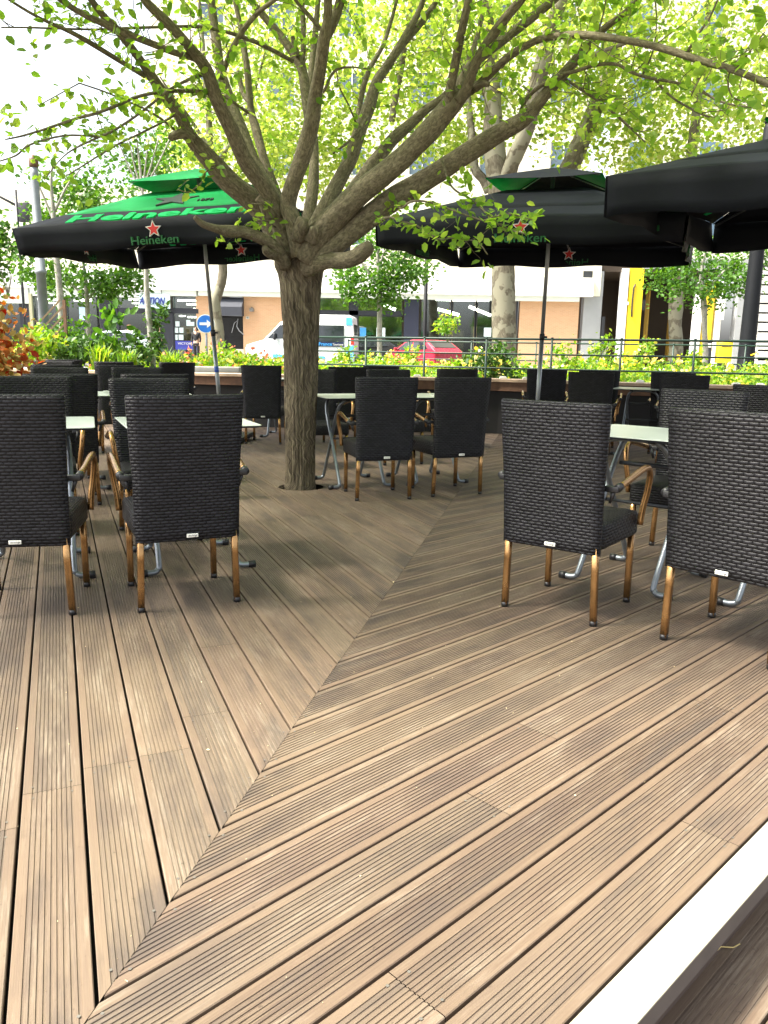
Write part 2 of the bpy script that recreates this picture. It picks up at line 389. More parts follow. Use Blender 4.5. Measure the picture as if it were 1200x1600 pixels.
# ------------------------------------------------------------------ ground and deck
AL, AR = -22.1, 45.5
DL, NL = azd(AL); DR, NR = azd(AR); MD, MN = azd((AL + AR) / 2)
PITCH_B = .1515
NL0, NR0 = .003, -.6165
k_r = 4                                           # the right-hand gap that meets gap NL0 at the mitre
A2 = np.array([[NL.x, NL.y], [NR.x, NR.y]]); m0 = np.linalg.solve(A2, np.array([NL0, NR0 - k_r * PITCH_B]))
M0 = Vector((m0[0], m0[1], 0))
for n_ in M['wood'].node_tree.nodes:
    if n_.label == 'mitre_offset': n_.inputs[1].default_value = M0.dot(MN)
TREE = Vector((-.71, 6.74, 0)); HOLE = .19
LEDGE = [Vector((-9.5, 13.6, 0)), Vector((-3.2, 12.1, 0)), Vector((1.6, 11.5, 0)), Vector((6.0, 9.7, 0)), Vector((9.5, 8.2, 0))]
def ledge_y(x):
    for a, b in zip(LEDGE, LEDGE[1:]):
        if a.x <= x <= b.x: return a.y + (b.y - a.y) * (x - a.x) / (b.x - a.x)
    return 13.6 if x < 0 else 8.2
BW = PITCH_B - .0075
def board_profile():
    pr = [(0, -.022), (0, -.002), (.002, 0)]
    n = 9; p = .0118; g0 = (BW - (n - 1) * p) / 2
    for i in range(n):
        c = g0 + i * p
        pr += [(c - .0028, 0), (c - .0019, -.0024), (c + .0019, -.0024), (c + .0028, 0)]
    pr += [(BW - .002, 0), (BW, -.002), (BW, -.022)]
    return pr
PROF = board_profile()
mb = MB(); bcol = []; screws = MB()
def strip(D, N, n_lo, starts, ends, z=0.0, tone=None):
    """one board piece; starts/ends give the along-coordinate for every profile point"""
    rv = tone if tone is not None else random.random()
    vs = []; uv = []
    for (q, h), s0, s1 in zip(PROF, starts, ends):
        n = n_lo + q
        vs.append(D * s0 + N * n + Vector((0, 0, z + h))); vs.append(D * s1 + N * n + Vector((0, 0, z + h)))
    fs = []
    for i in range(len(PROF) - 1):
        fs.append((2 * i, 2 * i + 1, 2 * i + 3, 2 * i + 2))
        uv.append([(starts[i], n_lo + PROF[i][0]), (ends[i], n_lo + PROF[i][0]), (ends[i + 1], n_lo + PROF[i + 1][0]), (starts[i + 1], n_lo + PROF[i + 1][0])])
    mb.add(vs, fs, uv, 0); bcol.extend([(rv, (PROF[i][0] + PROF[i + 1][0]) / 2 / BW) for i in range(len(fs))])
def screw(p):
    r = .0038; c = [Vector((p.x + r * math.cos(t * math.pi / 3), p.y + r * math.sin(t * math.pi / 3), p.z + .0008)) for t in range(6)]
    screws.add(c, [tuple(range(6))], None, 0)
def lay(D, N, n_lo, start_fn, s_end, first, hole=True, z=0.0):
    ns = [n_lo + q for q, h in PROF]
    st = [start_fn(n) for n in ns]
    cuts = []; s = min(st) + first
    while s < s_end - .4:
        cuts.append(s); s += random.choice((1.8, 2.4, 2.4, 3.0, 3.6))
    cuts = [c for c in cuts if c > max(st) + .25]
    segs = []; a = st
    for c in cuts:
        segs.append((a, [c - .001] * len(ns))); a = [c + .001] * len(ns)
    segs.append((a, [s_end] * len(ns)))
    sc = TREE.dot(D); nc = TREE.dot(N)
    for a, b in segs:
        if hole and ns[-1] > nc - HOLE and ns[0] < nc + HOLE and min(a) < sc < max(b):
            hs = [math.sqrt(max(0, HOLE ** 2 - (n - nc) ** 2)) for n in ns]; rv = random.random()
            strip(D, N, n_lo, a, [sc - h for h in hs], z, rv); strip(D, N, n_lo, [sc + h for h in hs], b, z, rv)
        else: strip(D, N, n_lo, a, b, z)
        for e, sg in ((a, 1), (b, -1)):
            mid = sum(e) / len(e)
            if mid < 9:
                for q in (.026, BW - .026): screw(D * (np.interp(n_lo + q, ns, e) + sg * .028 + random.uniform(-.006, .006)) + N * (n_lo + q + random.uniform(-.004, .004)) + Vector((0, 0, z)))
sinm = MD.dot(NL); sinr = MD.dot(NR)
i = -46
while True:                                       # left field
    n = NL0 + i * PITCH_B
    t = ((n + BW) - M0.dot(NL)) / sinm
    if (M0 + MD * t).y > 13.2: break
    f = lambda q: (M0 + MD * ((q - M0.dot(NL)) / sinm)).dot(DL) + .0015
    P = lambda q: max(f(q), -1.0 + q * 0)
    lo = -1.2
    sf = (lambda q: max(f(q), lo))
    lay(DL, NL, n, sf, 15.5, random.uniform(.5, 2.6)); i += 1
for i in range(-75, 0):                           # right field, up to the white edge
    n = NR0 + i * PITCH_B
    f = lambda q: (M0 + MD * ((q - M0.dot(NR)) / sinr)).dot(DR) + .0015
    sf = (lambda q: max(f(q), -2.0))
    if f(n) > 13: continue
    lay(DR, NR, n, sf, 13.5, random.uniform(.6, 2.8))
deck = mb.build('deck', M['wood']); tag(deck, kind='structure')
ca = deck.data.attributes.new('board', 'FLOAT_COLOR', 'FACE')
ca.data.foreach_set('color', [x for v, q_ in bcol for x in (v, q_, 0, 1)])
# the lower step beyond the white edge
mb = MB(); bcol = []
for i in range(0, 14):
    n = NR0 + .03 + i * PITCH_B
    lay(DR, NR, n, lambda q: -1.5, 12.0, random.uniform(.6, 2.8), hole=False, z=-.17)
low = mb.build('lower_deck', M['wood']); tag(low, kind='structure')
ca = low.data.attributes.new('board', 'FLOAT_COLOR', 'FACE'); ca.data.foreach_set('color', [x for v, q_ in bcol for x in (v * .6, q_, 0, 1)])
sc_o = screws.build('deck_screws', plain('dull_steel', (.13, .12, .105), .6, .5)); tag(sc_o, kind='structure')
mb = MB()
q = [DR * -2 + NR * NR0, DR * 12 + NR * NR0]
mb.add([Vector((-14, -1.5, -.06)), q[0] + Vector((0, 0, -.06)), q[1] + Vector((0, 0, -.06)), Vector((12, 14.5, -.06)), Vector((-14, 14.5, -.06))], [(0, 1, 2, 3, 4)])
mb.add([DR * -2 + NR * NR0 + Vector((0, 0, -.23)), DR * 12.5 + NR * NR0 + Vector((0, 0, -.23)), DR * 12.5 + NR * 2 + Vector((0, 0, -.23)), DR * -2 + NR * 2 + Vector((0, 0, -.23))], [(0, 3, 2, 1)])
tag(mb.build('subfloor', plain('dark_soil', (.02, .016, .012), .95)), kind='structure')
# step: riser board, white metal nosing
def mat_edge():
    m, n, b = newmat('scuffed_white_edge'); tc = nd(n, 'ShaderNodeTexCoord')
    mp = nd(n, 'ShaderNodeMapping'); mp.inputs['Scale'].default_value = (30, 4, 8); n.links.new(tc.outputs['Object'], mp.inputs[0])
    t = nd(n, 'ShaderNodeTexNoise', i_Scale=1.0, i_Detail=8.0, i_Roughness=.7); n.links.new(mp.outputs[0], t.inputs['Vector'])
    t2 = nd(n, 'ShaderNodeTexNoise', i_Scale=60.0, i_Detail=4.0); n.links.new(tc.outputs['Object'], t2.inputs['Vector'])
    c = ramp(n, t.outputs[0], [(.30, (.17, .155, .12)), (.44, (.30, .29, .215)), (.7, (.36, .35, .265))])
    c = mixc(n, ramp(n, t2.outputs[0], [(.64, (0, 0, 0)), (.72, (.6, .6, .6))]), c, (.2, .18, .15))
    n.links.new(c, b.inputs['Base Color']); b.inputs['Roughness'].default_value = .55; bump(n, b, t.outputs[0], .2, .004); return m
rot_r = Matrix.Rotation(-math.radians(AR), 3, 'Z')
mb = MB(); mb.box(DR * 5 + NR * (NR0 + .018) + Vector((0, 0, -.125)), (.03, 14, .19), rot_r)
st = mb.build('step_riser', plain('dark_riser_wood', (.09, .06, .045), .8)); tag(st, kind='structure')
noz = thing('step_nosing', 'long white painted metal edge strip along the deck step', 'edge strip', DR * 5 + NR * (NR0 + .044), -math.radians(AR))
mb = MB(); mb.box((-.001, 0, -.024), (.076, 14, .052)); mb.build('shaded_side', plain('shade_grey_side', (.10, .085, .075), .8, var=.2, scale=5), noz)  # side of the nosing, its shade put into a grey-brown colour
mb = MB(); mb.box((0, 0, .0045), (.082, 14, .005), None, 0, .0015)
mb.build('edge_bar', mat_edge(), noz)
# straw on the lower step
mb = MB(); a, b_ = gp(1102, 1503, -.165), gp(1156, 1475, -.165)
mb.tube([a, a.lerp(b_, .5) + Vector((0, .012, .006)), a.lerp(b_, .8), b_], .0016, 5)
tag(mb.build('straw', plain('dry_straw', (.55, .42, .16), .7)), 'thin dry yellow straw lying on the lower step boards', 'straw')
# petals and crumbs on the deck
mb = MB()
for k in range(120):
    if k < 60: x, y = random.uniform(300, 900), random.uniform(830, 1180)
    else: x, y = random.uniform(0, 1200), random.uniform(790, 1600)
    p = gp(x, y, .0025); s = random.uniform(.001, .0032) * (1.8 if random.random() < .08 else 1); an = random.uniform(0, 6.3)
    if p.dot(NR) > NR0 - .02: continue
    e1 = Vector((math.cos(an), math.sin(an), 0)) * s; e2 = Vector((-math.sin(an), math.cos(an), random.uniform(-.3, .5))) * s * .6
    mb.add([p - e1, p - e2, p + e1, p + e2 + Vector((0, 0, .002))], [(0, 1, 2, 3)])
tag(mb.build('fallen_petals', mat_leaf('fallen_petal', [(.55, .45, .25), (.65, .55, .35), (.35, .28, .12)], .1)), 'pale petals and crumbs scattered over the deck boards', 'petals', kind='stuff')

# terrain, road, pavements
def sheet(name, mat, pts):
    m_ = MB(); m_.add([Vector(p) for p in pts], [tuple(range(len(pts)))]); return tag(m_.build(name, mat), kind='structure')
mb = MB(); ys = [-400, -3, 12.5, 14, 19, 25, 60, 200, 2500]; zs = [-.35, -.35, -.35, -.1, .15, .3, .3, .3, .3]
for a in range(len(ys) - 1):
    mb.add([(-1500, ys[a], zs[a]), (1500, ys[a], zs[a]), (1500, ys[a + 1], zs[a + 1]), (-1500, ys[a + 1], zs[a + 1])], [(0, 1, 2, 3)])
tag(mb.build('ground', plain('earth', (.14, .12, .09), .95, scale=1.5)), kind='structure')
asphalt = plain('asphalt', (.055, .055, .058), .9, scale=20); pave = plain('pavement_slabs', (.30, .29, .27), .85, scale=3)
sheet('road', asphalt, [(-200, 26.5, .304), (200, 26.5, .304), (200, 38.5, .304), (-200, 38.5, .304)])
mb = MB(); mb.box((0, 42.2, .37), (300, 7.2, .14)); tag(mb.build('pavement', pave), kind='structure')
mb = MB(); mb.box((0, 25.7, .37), (300, 1.4, .14)); tag(mb.build('kerb', pave), kind='structure')
for k in range(-6, 7):
    sheet('lane_marking', M['white'], [(k * 6 - 1.5, 32.3, .308), (k * 6 + 1.5, 32.3, .308), (k * 6 + 1.5, 32.45, .308), (k * 6 - 1.5, 32.45, .308)])

# ------------------------------------------------------------------ wooden ledge round the terrace
LZ = .78
wood_brown = plain('stained_brown_timber', (.13, .065, .035), .7, var=.3, scale=12)
wood_top = plain('sunbleached_timber', (.42, .30, .20), .7, var=.25, scale=10)
def ledge(pts, label):
    r = thing('planter_ledge', label, 'ledge', pts[0])
    top = MB(); fr = MB(); wl = MB()
    for a, b in zip(pts, pts[1:]):
        d = (b - a); L = d.length; an = math.atan2(d.y, d.x); R = Matrix.Rotation(an, 3, 'Z'); n = Vector((-d.y, d.x, 0)).normalized()
        c = (a + b) / 2 - pts[0]
        top.box(c + n * .17 + Vector((0, 0, LZ - .018)), (L + .03, .44, .036), R)
        fr.box(c + n * .0 + Vector((0, 0, LZ - .10)), (L, .035, .125), R)
        wl.box(c + n * .09 + Vector((0, 0, LZ / 2 - .19)), (L + .12, .05, LZ - .12 + .26), R)
    top.build('ledge_top', wood_top, r); fr.build('front_board', wood_brown, r); wl.build('back_panel', plain('black_stained_panel', (.012, .011, .011), .7), r)
ledge(LEDGE, 'brown timber ledge with black panel closing the far side of the deck')
for k, (x, y) in enumerate([(652, 587), (786, 590), (822, 591), (930, 594), (1000, 596), (1150, 601), (1188, 603)]):
    X = at(x, y, 11).x
    for it in range(4): Y = ledge_y(X) + .13; X = at(x, y, Y).x
    mb = MB(); mb.box((0, 0, .016), (.10, .05, .032), None, 0, .006); mb.box((0, 0, .036), (.07, .03, .008), None, 0, .003)
    lab = ['white ledge clip behind the middle pair of chairs', 'white ledge clip just past the middle chairs', 'white ledge clip left of the leaning parasol pole', 'white ledge clip between the dark chairs by the pole',
           'white ledge clip above the far small table', 'white ledge clip at the right, left of a pair', 'white ledge clip at the right edge of the picture'][k]
    o = mb.build('ledge_clip', M['offwhite']); o.location = (X, Y, LZ); tag(o, lab, 'clip', 'white clips on the ledge')

# ------------------------------------------------------------------ green railings
rail_m = plain('dark_green_paint', (.007, .030, .018), .5)
def railing(a, b, zs, npost, label, r=.017, ztop=1.37):
    root = thing('green_railing', label, 'railing', a, 0)
    d = b - a
    for z in zs:
        mb = MB(); n = 3
        mb.tube([Vector((0, 0, z)) + d * (k / n) for k in range(n + 1)], r if z == zs[0] else r * .8, 8); mb.build('rail', rail_m, root)
    for k in range(npost + 1):
        p = d * (k / npost); mb = MB(); mb.tube([p + Vector((0, 0, .05)), p + Vector((0, 0, zs[0] + .01))], r * 1.05, 8)
        mb.tube([p + Vector((0, 0, zs[0] + .005)), p + Vector((0, 0, zs[0] + .025)), p + Vector((0, 0, zs[0] + .03))], [r * 1.3, r * 1.3, r * .5], 8); mb.build('post', rail_m, root)
railing(Vector((-1.3, 13.9, 0)), Vector((7.3, 10.7, 0)), (1.36, 1.13, .91), 9, 'green tube railing with three rails standing right behind the ledge')
railing(Vector((-.9, 19.2, 0)), Vector((10.4, 16.6, 0)), (1.37, .98, .72, .5), 8, 'thinner green railing farther back inside the flower bed')

# ------------------------------------------------------------------ wicker chair
def make_chair(label, group):
    t = thing('wicker_armchair', label, 'chair', (0, 0, 0), 0, group)
    # backrest: curved panel
    Z0, Z1 = .318, .955
    def ring(z, thick=1.0, shrink=0.0):
        f = (z - Z0) / (Z1 - Z0); w = .226 + .004 * math.sin(f * 3) + .021 * max(0, f - .45) / .55 - shrink
        yc = -.238 - .055 * f ** 1.25; th = .017 * thick; pts = []
        nx = 12
        def cur(x): return yc - .030 * (1 - (x / .25) ** 2) * f ** .7 + .03 * (f ** .7) * .4
        for k in range(nx + 1):
            x = -w + 2 * w * k / nx; e = 1 - abs(2 * k / nx - 1) ** 14 * .45; pts.append(Vector((x, cur(x) - th * e, z)))
        for k in range(nx + 1):
            x = w - 2 * w * k / nx; e = 1 - abs(2 * k / nx - 1) ** 14 * .45; pts.append(Vector((x, cur(x) + th * e, z)))
        return pts
    rr = [ring(Z0, .75)] + [ring(Z0 + (Z1 - Z0) * k / 16) for k in range(0, 16)] + [ring(Z1 - .012, .98), ring(Z1 - .003, .75, .003), ring(Z1, .4, .008)]
    rr[0] = [Vector((p.x, p.y, p.z - .004)) for p in rr[0]]
    mb = MB(); mb.rings(rr); mb.build('backrest', M['weave'], t)
    # tag
    mb = MB(); mb.box((.012, -.2725, .340), (.05, .003, .017), None, 0, .001); tg = mb.build('maker_tag', M['offwhite'], t)
    mb = MB(); sq = [(-.018, -.003), (-.014, .005), (-.012, -.004), (-.007, .002), (-.004, -.003), (.001, .003), (.003, -.003), (.008, .003), (.010, -.003), (.016, .004), (.012, -.006), (.02, .001)]
    mb.tube([Vector((.012 + x, -.2745, .340 + z)) for x, z in sq], .0010, 4); mb.build('scribble', M['black'], tg)
    # seat
    def srect(w, d, z, r=.03, yo=0.0, dome=0.0):
        pts = []
        for cx_, cy_, a0 in ((w - r, -d + r, -90), (w - r, d - r, 0), (-w + r, d - r, 90), (-w + r, -d + r, 180)):
            for k in range(4):
                a = math.radians(a0 + 30 * k); pts.append(Vector((cx_ + r * math.cos(a), cy_ + r * math.sin(a) + yo, z)))
        return pts
    mb = MB(); mb.rings([srect(.222, .222, .335), srect(.228, .226, .345), srect(.228, .226, .425), srect(.222, .22, .440), srect(.20, .20, .447), srect(.1, .1, .450)], smooth=True)
    # top cap uv already x,y
    mb.build('seat', M['weave'], t)
    # legs
    def leg(p0, p1, w=.0145):
        p0, p1 = Vector(p0), Vector(p1)
        mb = MB()
        def sq(c):
            out = []
            for cx_, cy_, a0 in ((1, -1, -90), (1, 1, 0), (-1, 1, 90), (-1, -1, 180)):
                for k in range(3):
                    a = math.radians(a0 + 45 * k); out.append(Vector((c.x + cx_ * w * .55 + w * .45 * math.cos(a), c.y + cy_ * w * .55 + w * .45 * math.sin(a), c.z)))
            return out
        mb.rings([sq(p0 + (p1 - p0) * f) for f in (0, .33, .66, 1)]); o = mb.build('leg', M['bronze'], t)
        cb = MB(); cb.tube([p0 + Vector((0, 0, -.012)), p0 + Vector((0, 0, .010))], [.0165, .0175], 10); cb.build('foot_cap', M['black'], o)
    for s in (-1, 1):
        leg((s * .214, -.228, .013), (s * .205, -.236, .345)); leg((s * .203, .203, .013), (s * .203, .200, .345))
    # armrests
    for s in (-1, 1):
        P = smooth_path([(s * .272, -.185, .610), (s * .276, -.08, .630), (s * .276, .03, .650), (s * .277, .105, .658), (s * .276, .152, .648), (s * .272, .185, .612), (s * .262, .196, .54), (s * .250, .188, .46), (s * .245, .180, .385)], 4)
        mb = MB(); mb.tube(P, .0148, 10); o = mb.build('armrest', M['bronze'], t)
        cb = MB(); cb.tube([(s * .272, -.212, .605), (s * .272, -.182, .611)], .0172, 12); cb.box((s * .248, -.208, .600), (.06, .022, .026), None, 0, .004)
        cb.tube([(s * .256, -.20, .60), (s * .240, -.205, .54)], [.012, .006], 8); cb.build('end_cap', M['black'], o)
    return t

CH_L = 'wicker chairs round the tables left of the tree'; CH_M = 'wicker chairs round the tables by the tree'; CH_R = 'wicker chairs on the right part of the deck'
# (x, y of the leg rectangle's centre, azimuth it faces, label, group)
chairs = [
    (-1.605, 3.515, -11, 'dark wicker armchair cut by the left picture edge, its back towards us', CH_L),
    (-.965, 3.672, -24.5, 'dark wicker armchair with its back to us, second from left in front row', CH_L),
    (.873, 3.60, 36.5, 'dark wicker armchair with its back to us, left one of the near right pair', CH_R),
    (1.475, 3.145, 45.5, 'large near wicker armchair cut by the right picture edge', CH_R),
    (-.07, 6.40, -16, 'wicker armchair with its back to us, just right of the tree trunk', CH_M),
    (.505, 6.65, -22, 'wicker armchair with its back to us, farther from the trunk of the middle pair', CH_M),
    (-1.49, 10.05, 3, 'lone wicker armchair seen from behind, just left of the trunk', CH_L),
]
def top_chair(mx, Y, az, label, group, facing):
    """mx: image x of the middle of the back's top edge, Y: its depth"""
    y = 548 + .016 * (mx - 600) + .20 * 1250 / Y
    p = at(mx, y, Y); d, n = azd(az); c = p + d * .285
    chairs.append((c.x, c.y, az, label, group))
top_chair(50, 5.2, 158, 'wicker chair facing us across the leftmost near table', CH_L, 1)
top_chair(233, 5.12, 157, 'wicker chair facing us across the table of the second near chair', CH_L, 1)
top_chair(94, 5.68, -21, 'wicker chair with shadowed back, behind the leftmost facing chair', CH_L, 0)
top_chair(243, 6.0, -24, 'thin visible dark chair back behind the second facing chair', CH_L, 0)
top_chair(93, 7.4, 160, 'wicker chair facing us in the second table row, at the left', CH_L, 1)
top_chair(215, 7.9, 157, 'wicker chair facing us in the second table row, nearer the parasol pole', CH_L, 1)
top_chair(88, 8.5, -21, 'dark chair back peeping over the second row at the left', CH_L, 0)
top_chair(187, 8.75, -22, 'black looking chair back under the second pale plant stem', CH_L, 0)
top_chair(84, 10.3, 160, 'farthest but one chair below the grey lamp post, facing us', CH_L, 1)
top_chair(178, 10.6, -22, 'dark far chair back below the grassy bed', CH_L, 0)
top_chair(277, 10.9, -34, 'dark far chair turned aside, next to the parasol pole', CH_L, 0)
top_chair(100, 11.6, -20, 'smallest farthest chair top below the lamp post', CH_L, 0)
top_chair(490, 8.25, 160, 'wicker chair facing us half hidden by the tree trunk', CH_M, 1)
top_chair(607, 8.65, 160, 'wicker chair facing us behind the near middle chair', CH_M, 1)
top_chair(545, 9.7, -16, 'dark chair back behind the chair half hidden by the trunk', CH_M, 0)
top_chair(596, 10.6, -16, 'dark chair back farthest in the middle, below the railing', CH_M, 0)
top_chair(715, 9.6, -6, 'dark chair back at the ledge behind the middle pair', CH_M, 0)
top_chair(855, 10.1, 8, 'dark chair back right behind the leaning pole', CH_R, 0)
top_chair(924, 8.9, 20, 'dark chair back right of the leaning pole, beside the far table', CH_R, 0)
top_chair(937, 10.0, 16, 'dark chair back peeping out behind the one by the far table', CH_R, 0)
top_chair(1052, 9.3, 30, 'dark chair top at the far side beyond the far table', CH_R, 0)
top_chair(1070, 8.35, 26, 'dark chair back right of the far table, above the facing chair', CH_R, 0)
top_chair(1101, 4.72, 216, 'bluish wicker chair facing us behind the large near right chair', CH_R, 1)
top_chair(1204, 5.7, 36, 'dark chair with lit top edge cut by the right picture edge, farther back', CH_R, 0)
proto = None
for x, y, az, lab, grp in chairs:
    if proto is None:
        proto = make_chair(lab, grp); o = proto; o.location = (x, y, .0); o.rotation_euler = (0, 0, -math.radians(az))
    else:
        o = dup(proto, (x, y, .0), -math.radians(az), lab); o['group'] = grp

# ------------------------------------------------------------------ folding tables
def make_table(label, group):
    t = thing('folding_table', label, 'table', (0, 0, 0), 0, group)
    TZ = .765
    mb = MB()
    def rr(h, z, r=.03):
        pts = []
        for cx_, cy_, a0 in ((1, -1, -90), (1, 1, 0), (-1, 1, 90), (-1, -1, 180)):
            for k in range(5):
                a = math.radians(a0 + 22.5 * k); pts.append(Vector((cx_ * (h - r) + r * math.cos(a), cy_ * (h - r) + r * math.sin(a), z)))
        return pts
    mb.rings([rr(.333, TZ - .004), rr(.335, TZ - .002), rr(.333, TZ)], smooth=False); top = mb.build('table_top', M['hpl'], t)
    mb = MB(); mb.rings([rr(.328, TZ - .013), rr(.332, TZ - .0045)], smooth=False); mb.build('dark_edge', M['dark'], top)
    for sgn in (1, -1):
        w = .20 if sgn > 0 else .175
        yb, yt = -sgn * .27, sgn * .17
        def side(s):
            return [(s * (w + .075), yb, .018), (s * (w + .03), yb, .018), (s * (w + .008), yb + sgn * .008, .03), (s * w, yb + sgn * .025, .07), (s * w, yb + (yt - yb) * .5, .38), (s * w, yb + (yt - yb) * .84, .62), (s * (w - .03), yb + (yt - yb) * .96, .715), (s * (w - .10), yt, .742)]
        L = side(-1); R_ = side(1)[::-1]
        mb = MB(); mb.tube(smooth_path(L + R_, 4), .0145, 10); fr = mb.build('folding_frame', M['galv'], t)
        for s in (-1, 1):
            cb = MB(); cb.tube([(s * (w + .062), yb, .018), (s * (w + .098), yb, .018)], .0185, 10); cb.box((s * (w + .085), yb, .012), (.03, .03, .024), None, 0, .004); cb.build('foot_cap', M['black'], fr)
    mb = MB(); mb.tube([(-.205, -.02, .40), (.205, -.02, .40)], .009, 8); mb.build('cross_bar', M['dark'], t)
    mb = MB(); mb.tube([(-.18, .10, .585), (.18, .10, .585)], .012, 8); mb.build('cross_bar', M['dark'], t)
    for s in (-1, 1): mb = MB(); mb.box((s * .12, 0, TZ - .022), (.035, .46, .018)); mb.build('top_bracket', M['dark'], t)
    return t
tables = [
    (-1.07, 4.29, -23.5, 'pale square folding table before the second near left chair'),
    (-1.83, 4.06, -20, 'pale square folding table before the leftmost near chair'),
    (1.33, 4.06, 41, 'pale green folding table between the near right pair of chairs and the facing one'),
    (1.98, 3.62, 44, 'folding table hidden behind the large near right chair, feet showing'),
    (-.29, 6.98, -22, 'pale folding table just right of the tree trunk, crossed legs showing'),
    (.37, 7.24, -22, 'pale folding table behind the second middle chair'),
    (-2.62, 6.62, -21, 'pale folding table in the second row at the left'),
    (-2.07, 6.98, -23, 'folding table in the second row, a sliver of its top showing'),
    (3.02, 9.45, 24, 'far pale folding table between dark chair backs on the right'),
    (-1.35, 10.85, 2, 'far folding table behind the lone chair left of the trunk'),
]
tp = None
for x, y, az, lab in tables:
    if tp is None: tp = make_table(lab, 'square folding tables'); tp.location = (x, y, 0); tp.rotation_euler = (0, 0, -math.radians(az))
    else: dup(tp, (x, y, 0), -math.radians(az), lab)

# ------------------------------------------------------------------ text and stars
def text_mesh(s, size, Mx, mat, parent, name, extrude=.006, sx=1.0, bold=.0, shear=0.0, width=None):
    cu = bpy.data.curves.new(name, 'FONT'); cu.body = s; cu.size = size; cu.extrude = extrude; cu.align_x = 'CENTER'; cu.align_y = 'CENTER'
    cu.offset = bold; cu.shear = shear; cu.resolution_u = 3
    tmp = bpy.data.objects.new(name, cu); COL.objects.link(tmp)
    dg = bpy.context.evaluated_depsgraph_get(); me = bpy.data.meshes.new_from_object(tmp.evaluated_get(dg)); me.name = name
    bpy.data.objects.remove(tmp); bpy.data.curves.remove(cu)
    if width:
        xs = [v.co.x for v in me.vertices]; sx = width / (max(xs) - min(xs))
    me.transform(Mx @ Matrix.Diagonal((sx, 1, 1, 1))); me.materials.clear(); me.materials.append(mat)
    o = bpy.data.objects.new(name, me); COL.objects.link(o); o.parent = parent; return o
def frame(o, x, y):
    x = Vector(x).normalized(); y = Vector(y); y = (y - x * y.dot(x)).normalized(); z = x.cross(y)
    return Matrix.Translation(o) @ Matrix((x, y, z)).transposed().to_4x4()
def star_poly(r, inner=.45):
    return [((r if k % 2 == 0 else r * inner) * math.sin(k * math.pi / 5), (r if k % 2 == 0 else r * inner) * math.cos(k * math.pi / 5)) for k in range(10)]

